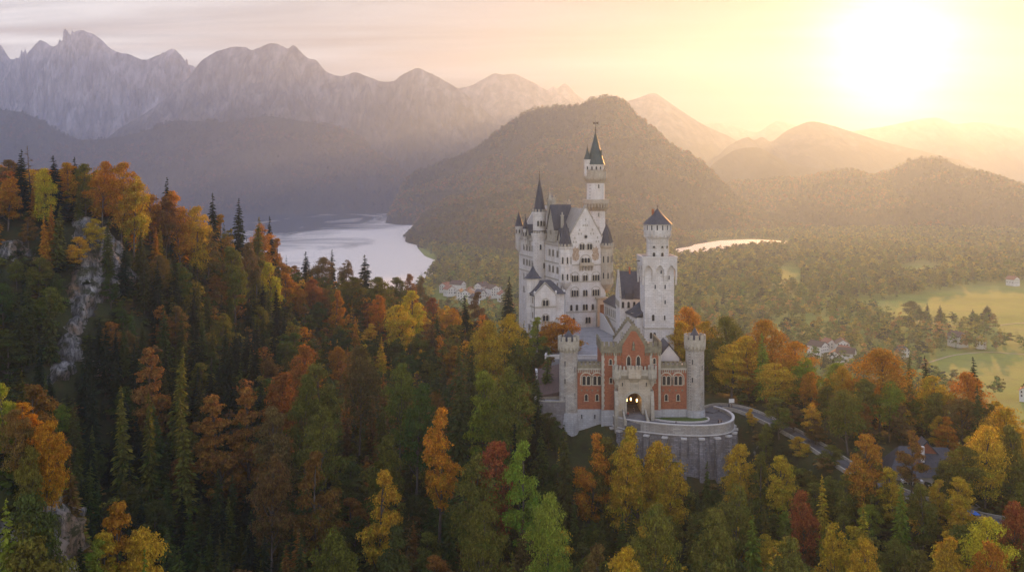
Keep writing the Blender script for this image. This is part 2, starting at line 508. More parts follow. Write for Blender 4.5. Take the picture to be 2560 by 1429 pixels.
# ------------------------------------------------------------------ the near land: castle rock, gorge, wooded slopes
CTRL = np.array([
    # castle rock
    (20, 298, -78), (17, 294, -82), (24, 297.5, -76), (29, 298, -74.2), (33, 298, -75), (26, 291, -81), (14, 290, -79), (9, 294, -74.5), (14, 296, -73.5), (5, 298, -76), (36, 303, -74), (45, 297, -75), (58, 300, -75), (62, 310, -74), (50, 281, -89), (60, 281, -90), (69, 289, -88), (38, 284, -88), (31, 287, -86),
    (25, 340, -62), (40, 340, -62), (25, 390, -62), (40, 390, -62), (25, 325, -67), (45, 325, -67), (10, 330, -73), (12, 345, -68), (10, 360, -68),
    (5, 440, -68), (10, 470, -68), (30, 450, -64), (-6, 440, -78), (-16, 450, -86), (58, 350, -68), (60, 390, -70), (72, 345, -78), (78, 380, -88), (92, 400, -112), (110, 440, -150),
    (20, 500, -88), (20, 540, -122), (20, 640, -165), (60, 520, -130), (4, 380, -76), (-8, 380, -86), (3, 340, -78), (-6, 330, -86), (0, 300, -90), (8, 285, -86), (-20, 300, -98), (-30, 350, -94), (-30, 400, -98),
    # saddle and left ridge
    (-25, 520, -97), (-23, 560, -92), (-80, 600, -78), (-118, 520, -56), (-130, 450, -38), (-140, 400, -26), (-147, 370, -15), (-161, 350, -14), (-177, 340, -14), (-230, 420, 0), (-220, 500, -25), (-150, 570, -95), (-180, 490, -52), (-250, 460, -30),
    (-300, 400, -15), (-120, 660, -135), (-60, 720, -152), (-200, 660, -140), (-20, 690, -150), (-300, 600, -110),
    # left slope and cliff
    (-147, 345, -16), (-132, 301, -64), (-141, 326, -42), (-165, 325, -26), (-146, 290, -62), (-172, 318, -30), (-125, 335, -50), (-108, 320, -73), (-105, 380, -76), (-119, 430, -56), (-88, 450, -84), (-74, 380, -91), (-55, 480, -88),
    # gorge
    (-80, 290, -101), (-59, 250, -105), (-89, 250, -110), (-112, 280, -91), (-119, 268, -90), (-59, 215, -109), (-23, 205, -105), (2, 230, -103), (2, 265, -98),
    # front and right slopes
    (34, 200, -102), (41, 240, -101), (67, 265, -97), (76, 300, -73.5), (84, 285, -76), (88, 265, -78), (94, 250, -80), (108, 265, -80), (106, 225, -80), (83, 330, -71), (112, 300, -75), (138, 290, -78), (142, 268, -81),
    (185, 270, -92), (180, 200, -97), (155, 350, -115), (132, 390, -130), (112, 410, -135), (200, 400, -160), (205, 330, -140), (69, 235, -98), (91, 200, -93), (109, 205, -89), (125, 240, -86), (118, 285, -80), (70, 270, -96), (75, 280, -84),
    (0, 150, -106), (80, 150, -102), (-50, 150, -110), (0, 80, -112), (80, 80, -110), (-80, 80, -108), (150, 150, -100),
    # rocky knoll at lower left
    (-90, 165, -48), (-100, 172, -46), (-84, 156, -50), (-78, 167, -51), (-77.5, 158, -50), (-84, 172, -50), (-75, 163, -58), (-75, 171, -66), (-71.5, 164, -88), (-69, 160, -104), (-68, 168, -104), (-74, 182, -98), (-88, 192, -84), (-108, 196, -76), (-100, 215, -97), (-112, 150, -46), (-86, 142, -56), (-132, 182, -50), (-78, 148, -80), (-70, 140, -99),
    (-142, 222, -80), (-152, 250, -76), (-95, 120, -80), (-140, 130, -70),
    # far edges down to the valley
    (-320, 950, -172), (-100, 950, -172), (100, 950, -172), (300, 950, -172), (300, 600, -172), (300, 300, -168), (300, 100, -140), (-340, 200, -20), (-340, 80, -80), (100, 620, -171), (200, 500, -171), (0, 780, -171), (-200, 800, -168)], float)


def rbf_fit(P):
    d = np.linalg.norm(P[:, None, :2] - P[None, :, :2], axis=-1)
    n = len(P)
    A = np.zeros((n + 3, n + 3))
    A[:n, :n] = -d
    A[:n, n] = 1; A[:n, n + 1:n + 3] = P[:, :2]
    A[n, :n] = 1; A[n + 1:n + 3, :n] = P[:, :2].T
    A[:n, :n] += np.eye(n) * 0.5
    return np.linalg.solve(A, np.concatenate([P[:, 2], [0, 0, 0]]))


RB = rbf_fit(CTRL)

# the drive: centre line on the ground
ROAD = np.array([(60.5, 306, -71.9), (66, 311.5, -71.9), (72, 308, -72.0), (77, 300, -72.9), (82, 290, -74.2), (86, 280, -75.5), (88.5, 270, -76.4), (90.5, 262, -77.2), (94, 254, -78.2), (99, 245, -79), (106, 236, -79.5), (113, 229, -79.5), (128, 221, -80)], float)


def catmull(P, n):
    P = np.asarray(P, float)
    Q = np.vstack([2 * P[0] - P[1], P, 2 * P[-1] - P[-2]])
    out = []
    for i in range(1, len(Q) - 2):
        for s in np.linspace(0, 1, n, endpoint=False):
            a, b, c, d = Q[i - 1], Q[i], Q[i + 1], Q[i + 2]
            out.append(0.5 * ((2 * b) + (-a + c) * s + (2 * a - 5 * b + 4 * c - d) * s**2 + (-a + 3 * b - 3 * c + d) * s**3))
    out.append(Q[-2])
    return np.array(out)


ROADC = catmull(ROAD, 8)


def ground(x, y, rough=True):
    x = np.asarray(x, float); y = np.asarray(y, float)
    sh = x.shape
    xf, yf = x.ravel(), y.ravel()
    z = np.zeros(len(xf))
    n = len(CTRL)
    for s in range(0, len(xf), 20000):
        e = s + 20000
        d = np.sqrt((xf[s:e, None] - CTRL[None, :, 0]) ** 2 + (yf[s:e, None] - CTRL[None, :, 1]) ** 2)
        z[s:e] = -d @ RB[:n] + RB[n] + RB[n + 1] * xf[s:e] + RB[n + 2] * yf[s:e]
    if rough:
        calm = np.clip(np.hypot(xf - 36, (yf - 320) * 0.6) / 40.0 - 0.35, 0.12, 1)
        z = z + calm * 2.4 * fbm(xf / 22, yf / 22, 51, 5) + 0.5 * fbm(xf / 4, yf / 4, 57, 3)
    # level shelf under the drive
    near = (xf > 55) & (xf < 140) & (yf > 212) & (yf < 322)
    if near.any():
        i = np.where(near)[0]
        d2 = (xf[i, None] - ROADC[None, :, 0]) ** 2 + (yf[i, None] - ROADC[None, :, 1]) ** 2
        k = d2.argmin(1); d = np.sqrt(d2[np.arange(len(i)), k])
        w = np.clip((9.0 - d) / 4.5, 0, 1)
        z[i] = z[i] * (1 - w) + (ROADC[k, 2] - 0.35) * w
    return z.reshape(sh)


nx = np.arange(-330, 262, 2.0)
ny = np.concatenate([np.arange(60, 430, 2.0), np.arange(430, 952, 4.0)])
NX, NY = np.meshgrid(nx, ny, indexing='ij')
NZ = ground(NX, NY)
TERR = np.stack([NX, NY, NZ], -1)
link('wooded_hillside', grid_mesh('wooded_hillside', TERR, [M_FLOOR]))['kind'] = 'structure'
GRAD = np.gradient(NZ, nx, ny)
SLOPE = np.hypot(*GRAD)


def terr_at(x, y):
    """bilinear lookup in the built land"""
    i = np.clip(np.searchsorted(nx, x) - 1, 0, len(nx) - 2); j = np.clip(np.searchsorted(ny, y) - 1, 0, len(ny) - 2)
    u = (x - nx[i]) / (nx[i + 1] - nx[i]); v = (y - ny[j]) / (ny[j + 1] - ny[j])
    return (NZ[i, j] * (1 - u) * (1 - v) + NZ[i + 1, j] * u * (1 - v) + NZ[i, j + 1] * (1 - u) * v + NZ[i + 1, j + 1] * u * v)


# bare cliffs: finer sheets of broken rock standing out of the slope
CLIFFS = [  # photo outline (column, row), name
    ('grey_cliff', [(185, 540), (240, 545), (300, 610), (335, 700), (300, 760), (250, 760), (215, 830), (200, 900), (170, 960), (120, 965), (140, 860), (160, 780), (165, 660)], (-158, -118, 292, 352)),
    ('pale_cliff_ledge', [(-20, 585), (30, 580), (60, 600), (80, 630), (40, 645), (-20, 650)], (-178, -150, 300, 350)),
    ('scree_strip', [(215, 885), (300, 930), (295, 965), (240, 950), (200, 910)], (-136, -110, 272, 312)),
    ('knoll_cliff', [(140, 1165), (172, 1190), (165, 1250), (180, 1300), (185, 1429), (100, 1429), (95, 1390), (120, 1310), (125, 1230)], (-96, -66, 138, 186)),
]


def in_poly(px, py, poly):
    c = np.zeros(px.shape, bool)
    n = len(poly)
    for i in range(n):
        (x0, y0), (x1, y1) = poly[i], poly[(i + 1) % n]
        cond = ((y0 > py) != (y1 > py))
        c ^= cond & (px < (x1 - x0) * (py - y0) / ((y1 - y0) if y1 != y0 else 1e-9) + x0)
    return c


def poly_dist(px, py, poly):
    """signed distance, positive inside"""
    d = np.full(px.shape, 1e9)
    n = len(poly)
    for i in range(n):
        a = np.array(poly[i], float); b = np.array(poly[(i + 1) % n], float)
        ab = b - a
        tt = np.clip(((px - a[0]) * ab[0] + (py - a[1]) * ab[1]) / (ab @ ab), 0, 1)
        d = np.minimum(d, np.hypot(px - a[0] - tt * ab[0], py - a[1] - tt * ab[1]))
    return np.where(in_poly(px, py, poly), d, -d)


for cname, poly, (x0, x1, y0, y1) in CLIFFS:
    step_ = 0.22 if cname == 'knoll_cliff' else 0.4
    xs = np.arange(x0, x1, step_); ys = np.arange(y0, y1, step_)
    X2, Y2 = np.meshgrid(xs, ys, indexing='ij')
    Z2 = terr_at(X2, Y2)
    px = 1280 + X2 / Y2 * F; py = 450 - Z2 / Y2 * F
    dd = poly_dist(px, py, poly)
    dd = dd + 34 * fbm(X2 / 5, (Y2 + Z2) / 5, 77, 5) - 6
    m = np.clip(dd / 18.0, -1, 1)
    nz = fbm((X2 + 0.4 * Z2) / 9, Y2 / 5 + Z2 / 16, 61, 6, 0.55, True)
    st = np.floor((Z2 + 2.0 * fbm(X2 / 10, Y2 / 10, 5, 3)) / 4.5); fr = (Z2 + 2.0 * fbm(X2 / 10, Y2 / 10, 5, 3)) / 4.5 - st
    out = np.where(m > 0, m, m) * 1.6 + np.clip(m, 0, 1) * (2.1 * nz + 1.5 * (fr ** 3) + 0.8 * fbm((X2 - Y2) / 1.6, Z2 / 2.2, 83, 4, 0.6, True))
    # move out along the slope's own normal
    gx_, gy_ = np.gradient(Z2, step_)
    nn = np.stack([-gx_, -gy_, np.ones_like(Z2)], -1)
    nn /= np.linalg.norm(nn, axis=-1, keepdims=True)
    P = np.stack([X2, Y2, Z2], -1) + nn * out[..., None]
    me = grid_mesh(cname, P, [M_ROCK], smooth=False)
    link(cname, me)['kind'] = 'structure'

# ------------------------------------------------------------------ masonry materials
def stone_mat(name, light, dark, course=0.55, length=1.3, mortar=0.75, stain=0.5, rough=0.9, tintc=(0.50, 0.42, 0.33), bumpd=0.04, stripes=0.0):
    m, t = new_mat(name)
    tc = t.n('ShaderNodeTexCoord')
    o = tc.outputs['Object']
    sp = t.n('ShaderNodeSeparateXYZ'); t.l(o, sp.inputs[0])
    cb = t.n('ShaderNodeCombineXYZ')
    t.l(t.math('ADD', sp.outputs[0], sp.outputs[1]), cb.inputs[0]); t.l(sp.outputs[2], cb.inputs[1])
    br = t.n('ShaderNodeTexBrick')
    br.inputs['Scale'].default_value = 1.0
    br.inputs['Brick Width'].default_value = length
    br.inputs['Row Height'].default_value = course
    br.inputs['Mortar Size'].default_value = 0.035
    br.inputs['Mortar Smooth'].default_value = 0.4
    br.inputs['Color1'].default_value = (*light, 1)
    br.inputs['Color2'].default_value = (*dark, 1)
    br.inputs['Mortar'].default_value = (*[c * mortar for c in dark], 1)
    t.l(cb.outputs[0], br.inputs['Vector'])
    n1 = t.noise(o, 0.22, 6, 0.65)
    n2 = t.noise(t.mapping(o, (1.2, 1.2, 0.16)), 0.8, 6, 0.7)
    col = t.mix(t.ramp(n1.outputs['Fac'], [(0.42, 0.0), (0.68, stain)]), br.outputs['Color'], tuple(d * c * 1.6 for d, c in zip(dark, tintc)))
    col = t.mix(t.ramp(n2.outputs['Fac'], [(0.52, 0.0), (0.72, stain)]), col, tuple(d * 0.38 for d in dark))
    n5 = t.noise(o, 0.055, 3, 0.5)
    col = t.mix(t.ramp(n5.outputs['Fac'], [(0.40, 0.0), (0.62, 0.30)]), col, tuple(d * 0.72 for d in dark))
    finish(t, col, rough, br.outputs['Fac'], 0.2, -bumpd)
    return m


def plain_mat(name, a, b, scale=1.5, rough=0.85, spec=0.2, streak=(1, 1, 1), dist=0.03, metallic=0.0):
    m, t = new_mat(name)
    tc = t.n('ShaderNodeTexCoord')
    n = t.noise(t.mapping(tc.outputs['Object'], streak), scale, 6, 0.65)
    finish(t, t.ramp(n.outputs['Fac'], [(0.3, a), (0.7, b)]), rough, n.outputs['Fac'], spec, dist, metallic)
    return m


def slate_mat(name, a, b, rough=0.55):
    m, t = new_mat(name)
    tc = t.n('ShaderNodeTexCoord')
    o = tc.outputs['Object']
    n = t.noise(t.mapping(o, (1, 1, 0.4)), 0.8, 6, 0.7)
    w = t.n('ShaderNodeTexWave'); w.bands_direction = 'Z'; w.inputs['Scale'].default_value = 1.1; w.inputs['Distortion'].default_value = 0.6
    t.l(o, w.inputs['Vector'])
    col = t.ramp(n.outputs['Fac'], [(0.3, a), (0.7, b)])
    col = t.mix(t.math('MULTIPLY', w.outputs['Fac'], 0.25), col, tuple(c * 0.6 for c in a))
    finish(t, col, rough, t.math('ADD', n.outputs['Fac'], w.outputs['Fac']), 0.4, 0.05)
    return m


M_WHITE = stone_mat('white_limestone', (0.78, 0.735, 0.68), (0.68, 0.635, 0.585), 0.7, 1.6, 0.66, 0.48)
M_TOWERW = stone_mat('pale_ashlar', (0.74, 0.70, 0.655), (0.60, 0.565, 0.53), 0.62, 1.5, 0.5, 0.5)
M_CREAM = stone_mat('cream_sandstone', (0.56, 0.49, 0.38), (0.47, 0.40, 0.31), 0.5, 1.2, 0.7, 0.5)
M_TRIM = plain_mat('weathered_trim', (0.30, 0.27, 0.21), (0.47, 0.42, 0.34), 1.2)
M_GREYST = stone_mat('grey_rubble', (0.52, 0.475, 0.41), (0.36, 0.335, 0.305), 0.42, 0.95, 0.6, 0.6)
M_PLINTH = stone_mat('grey_plinth', (0.52, 0.52, 0.53), (0.42, 0.42, 0.43), 0.6, 1.2, 0.65, 0.5)
M_BRICK = stone_mat('red_brick', (0.40, 0.155, 0.082), (0.27, 0.098, 0.054), 0.28, 0.6, 0.8, 0.35, tintc=(0.9, 0.8, 0.7), bumpd=0.02)
M_GABLE = plain_mat('mossy_gable_stone', (0.13, 0.115, 0.075), (0.27, 0.235, 0.16), 1.0)
M_RETAIN = stone_mat('retaining_stone', (0.36, 0.335, 0.335), (0.22, 0.21, 0.215), 0.5, 1.1, 0.5, 0.95)
M_COPING = plain_mat('pale_coping', (0.50, 0.47, 0.43), (0.68, 0.63, 0.58), 2.0)
M_SLATE = slate_mat('slate', (0.035, 0.034, 0.040), (0.085, 0.080, 0.088))
M_SLATEL = slate_mat('weathered_sheet_roof', (0.27, 0.225, 0.18), (0.44, 0.38, 0.31), 0.45)
M_COPPER = slate_mat('green_copper', (0.045, 0.060, 0.052), (0.095, 0.115, 0.098), 0.5)
M_BROWNROOF = slate_mat('brown_tiles', (0.075, 0.045, 0.036), (0.135, 0.085, 0.066), 0.8)
M_REDROOF = slate_mat('red_tiles', (0.26, 0.095, 0.055), (0.38, 0.16, 0.09), 0.8)
M_GLASS = plain_mat('dark_glass', (0.006, 0.006, 0.008), (0.022, 0.021, 0.022), 0.8, 0.3, 0.3)
M_WOOD = plain_mat('dark_wood', (0.09, 0.045, 0.020), (0.19, 0.10, 0.045), 3.0, 0.7, 0.2, (1, 1, 0.15))
M_IRON = plain_mat('dark_iron', (0.03, 0.03, 0.03), (0.07, 0.06, 0.055), 4.0, 0.5, 0.5)
M_PAVE = plain_mat('court_paving', (0.22, 0.21, 0.205), (0.36, 0.345, 0.335), 0.35, 0.85)
M_ASPH = plain_mat('drive_paving', (0.085, 0.078, 0.076), (0.165, 0.155, 0.15), 0.5, 0.85)
M_LAWN = plain_mat('lawn_grass', (0.05, 0.085, 0.018), (0.10, 0.14, 0.03), 1.3, 0.95)
M_STEP = plain_mat('sandstone_steps', (0.36, 0.28, 0.17), (0.50, 0.40, 0.26), 1.5)
M_MURAL = plain_mat('ochre_wall_painting', (0.20, 0.11, 0.05), (0.62, 0.50, 0.38), 1.6, 0.95, 0.1, (1, 1, 1), 0.0)
M_PLASTER = plain_mat('white_plaster', (0.66, 0.64, 0.61), (0.78, 0.75, 0.71), 0.6)
m_, t_ = new_mat('lamp_glow')
em = t_.n('ShaderNodeEmission'); em.inputs[0].default_value = (1.0, 0.55, 0.16, 1); em.inputs[1].default_value = 5.0
oo = t_.n('ShaderNodeOutputMaterial'); t_.l(em.outputs[0], oo.inputs[0])
M_LAMP = m_


# ------------------------------------------------------------------ mesh builder
class MB:
    def __init__(self):
        self.v, self.f = [], []

    def add(self, v, f):
        b = len(self.v)
        self.v += [tuple(p) for p in v]
        self.f += [tuple(b + i for i in q) for q in f]
        return self

    def box(self, x0, x1, y0, y1, z0, z1):
        v = [(x0, y0, z0), (x1, y0, z0), (x1, y1, z0), (x0, y1, z0), (x0, y0, z1), (x1, y0, z1), (x1, y1, z1), (x0, y1, z1)]
        return self.add(v, [(0, 3, 2, 1), (4, 5, 6, 7), (0, 1, 5, 4), (1, 2, 6, 5), (2, 3, 7, 6), (3, 0, 4, 7)])

    def frustum(self, a, b):
        """a, b: (x0,x1,y0,y1,z) bottom and top rectangles"""
        v = []
        for (x0, x1, y0, y1, z) in (a, b):
            v += [(x0, y0, z), (x1, y0, z), (x1, y1, z), (x0, y1, z)]
        return self.add(v, [(0, 3, 2, 1), (4, 5, 6, 7), (0, 1, 5, 4), (1, 2, 6, 5), (2, 3, 7, 6), (3, 0, 4, 7)])

    def prism(self, poly, z0, z1):
        n = len(poly)
        v = [(x, y, z0) for x, y in poly] + [(x, y, z1) for x, y in poly]
        return self.add(v, [tuple(range(n - 1, -1, -1)), tuple(range(n, 2 * n))] + [(i, (i + 1) % n, n + (i + 1) % n, n + i) for i in range(n)])

    def prism_y(self, poly, y0, y1):
        """outline in x,z (counter-clockwise seen from the front) run from y0 back to y1"""
        n = len(poly)
        v = [(x, y0, z) for x, z in poly] + [(x, y1, z) for x, z in poly]
        return self.add(v, [tuple(range(n)), tuple(range(2 * n - 1, n - 1, -1))] + [(i, n + i, n + (i + 1) % n, (i + 1) % n) for i in range(n)])

    def prism_x(self, poly, x0, x1):
        """outline in y,z run along x"""
        n = len(poly)
        v = [(x0, y, z) for y, z in poly] + [(x1, y, z) for y, z in poly]
        return self.add(v, [tuple(range(n)), tuple(range(2 * n - 1, n - 1, -1))] + [(i, n + i, n + (i + 1) % n, (i + 1) % n) for i in range(n)])

    def lathe(self, prof, cx=0.0, cy=0.0, n=24, a0=0.0):
        v, f = [], []
        for (r, z) in prof:
            for k in range(n):
                a = a0 + 2 * math.pi * k / n
                v.append((cx + r * math.cos(a), cy + r * math.sin(a), z))
        for i in range(len(prof) - 1):
            for k in range(n):
                j = (k + 1) % n
                f.append((i * n + k, i * n + j, (i + 1) * n + j, (i + 1) * n + k))
        f.append(tuple(range(n - 1, -1, -1)))
        m = (len(prof) - 1) * n
        f.append(tuple(m + k for k in range(n)))
        return self.add(v, f)

    def merlons(self, cx, cy, r0, r1, z0, z1, n, frac=0.55, a0=0.0):
        for k in range(n):
            a = a0 + 2 * math.pi * k / n; b = a + 2 * math.pi / n * frac
            m = (a + b) / 2
            pts = [(cx + r * math.cos(q), cy + r * math.sin(q)) for r, q in ((r0, a), (r1, a), (r1, m), (r1, b), (r0, b), (r0, m))]
            self.prism(pts, z0, z1)
        return self

    def crenel(self, x0, x1, y0, y1, z0, z1, n, frac=0.6):
        """row of merlons along x (or along y when that side is longer)"""
        if x1 - x0 >= y1 - y0:
            p = (x1 - x0) / (n - 1 + frac)
            for k in range(n):
                self.box(x0 + k * p, x0 + k * p + p * frac, y0, y1, z0, z1)
        else:
            p = (y1 - y0) / (n - 1 + frac)
            for k in range(n):
                self.box(x0, x1, y0 + k * p, y0 + k * p + p * frac, z0, z1)
        return self

    def corbels(self, cx, cy, r0, r1, z0, z1, n):
        """ring of stepped brackets under a gallery"""
        for k in range(n):
            a = 2 * math.pi * k / n
            u = (math.cos(a), math.sin(a)); w = (-u[1], u[0])
            h = math.pi * r0 / n * 0.52
            def P(r, s): return (cx + u[0] * r + w[0] * s, cy + u[1] * r + w[1] * s)
            v = []
            for r, z in ((r0 - 0.1, z0), (r1, z0 + (z1 - z0) * 0.55), (r1, z1), (r0 - 0.1, z1)):
                for s in (-h, h):
                    v.append((*P(r, s), z))
            self.add(v, [(0, 1, 3, 2), (2, 3, 5, 4), (4, 5, 7, 6), (0, 2, 4, 6), (1, 7, 5, 3)])
        return self

    def gable_roof(self, x0, x1, y0, y1, ze, zr, along='y', over=0.4, th=0.3):
        """solid saddle roof"""
        if along == 'y':
            xm = (x0 + x1) / 2
            k = (zr - ze) / (xm - x0)
            poly = [(x0 - over, ze - k * over), (xm, zr), (x1 + over, ze - k * over), (x1 + over, ze - k * over - th), (xm, zr - th * 1.6), (x0 - over, ze - k * over - th)]
            self.prism_y(poly[::-1], y0, y1)
        else:
            ym = (y0 + y1) / 2
            k = (zr - ze) / (ym - y0)
            poly = [(y0 - over, ze - k * over), (ym, zr), (y1 + over, ze - k * over), (y1 + over, ze - k * over - th), (ym, zr - th * 1.6), (y0 - over, ze - k * over - th)]
            self.prism_x(poly, x0, x1)
        return self

    def hip_roof(self, x0, x1, y0, y1, ze, zr, inset, over=0.4):
        x0 -= over; x1 += over; y0 -= over; y1 += over
        ym = (y0 + y1) / 2
        v = [(x0, y0, ze), (x1, y0, ze), (x1, y1, ze), (x0, y1, ze), (x0 + inset, ym, zr), (x1 - inset, ym, zr)]
        return self.add(v, [(0, 3, 2, 1), (0, 1, 5, 4), (1, 2, 5), (2, 3, 4, 5), (3, 0, 4)])

    def build(self, name, mat, parent=None, smooth=False, label=None, loc=None, rot=None):
        me = bpy.data.meshes.new(name)
        me.from_pydata(self.v, [], self.f)
        me.validate()
        import bmesh
        bm = bmesh.new(); bm.from_mesh(me)
        bmesh.ops.recalc_face_normals(bm, faces=bm.faces)
        bm.to_mesh(me); bm.free()
        me.materials.append(mat)
        if smooth:
            for p in me.polygons:
                p.use_smooth = len(p.vertices) <= 4
            try:
                me.set_sharp_from_angle(angle=R(40))
            except Exception:
                pass
        o = link(name, me, parent)
        if label: o['label'] = label
        if loc: o.location = loc
        if rot: o.rotation_euler = rot
        return o


def thing(name, label, cat, loc, rz=0.0, group=None):
    o = bpy.data.objects.new(name, None)
    o.empty_display_size = 1
    COL.objects.link(o)
    o.location = loc
    o.rotation_euler = (0, 0, rz)
    return tag(o, label, cat, group)


WIN = {}


def arch_ring(mb, cx, wi, wo, hs, y0, y1, n=8, pointed=False):
    def outline(w, r):
        pts = [(cx - w, 0)]
        for k in range(n + 1):
            a = math.pi - math.pi * k / n
            if pointed:
                q = k / n
                x = -w + 2 * w * q
                z = hs + 1.35 * w * (1 - abs(2 * q - 1) ** 1.7)
            else:
                x, z = w * math.cos(a), hs + w * math.sin(a)
            pts.append((cx + x, z))
        pts.append((cx + w, 0))
        return pts
    A, B_ = outline(wo, 0), outline(wi, 0)
    m = len(A)
    v = [(x, y0, z) for x, z in A] + [(x, y0, z) for x, z in B_] + [(x, y1, z) for x, z in A] + [(x, y1, z) for x, z in B_]
    f = []
    for k in range(m - 1):
        f += [(k, k + 1, m + k + 1, m + k), (2 * m + k, k + 2 * m + 1, k + 1, k), (m + k, m + k + 1, 3 * m + k + 1, 3 * m + k)]
    mb.add(v, f)
    return B_


def window(parent, x, y, z, w=0.9, h=2.2, lights=1, ang=0.0, mat=None, m=0.28, pointed=False, pane=None, sill=True):
    """arched window: surround with sill as a part of the building, its glass as the sub-part; x,y,z is the middle of the sill"""
    mat = mat or M_TRIM
    key = (round(w, 2), round(h, 2), lights, mat.name, m, pointed, sill)
    if key not in WIN:
        mb, gl = MB(), MB()
        pitch = w + m
        tot = pitch * lights
        for k in range(lights):
            cx = -tot / 2 + pitch * (k + 0.5)
            inner = arch_ring(mb, cx, w / 2, w / 2 + m / 2 - 0.001, h - w / 2, -0.16, 0.0, 8, pointed)
            gl.add([(px_, -0.03, pz_) for px_, pz_ in inner], [tuple(range(len(inner)))])
        if sill:
            mb.box(-tot / 2 - 0.12, tot / 2 + 0.12, -0.26, 0, -0.22, -0.002)
        f = mb.build('window', mat, parent)
        g = gl.build('pane', pane or M_GLASS, f)
        WIN[key] = (f.data, g.data)
    else:
        f = link('window', WIN[key][0], parent); g = link('pane', WIN[key][1], f)
        if pane:
            g.data = g.data.copy(); g.data.materials[0] = pane
    f.location = (x, y, z)
    f.rotation_euler = (0, 0, ang)
    return f


def slit(parent, cx, cy, r, a, z, w=0.4, h=1.5, mat=None):
    """window on a round wall: a = direction in the plan (degrees, -90 faces the front)"""
    q = R(a)
    return window(parent, cx + r * math.cos(q), cy + r * math.sin(q), z, w, h, 1, q + math.pi / 2, mat or M_TRIM, 0.22)


def finial(mb, x, y, z, h, r=0.16):
    mb.lathe([(r, z), (r * 0.5, z + h * 0.25), (r * 1.5, z + h * 0.34), (r * 0.5, z + h * 0.44), (r * 0.45, z + h * 0.6), (r * 1.1, z + h * 0.66), (r * 0.3, z + h * 0.72), (0.03, z + h)], x, y, 8)

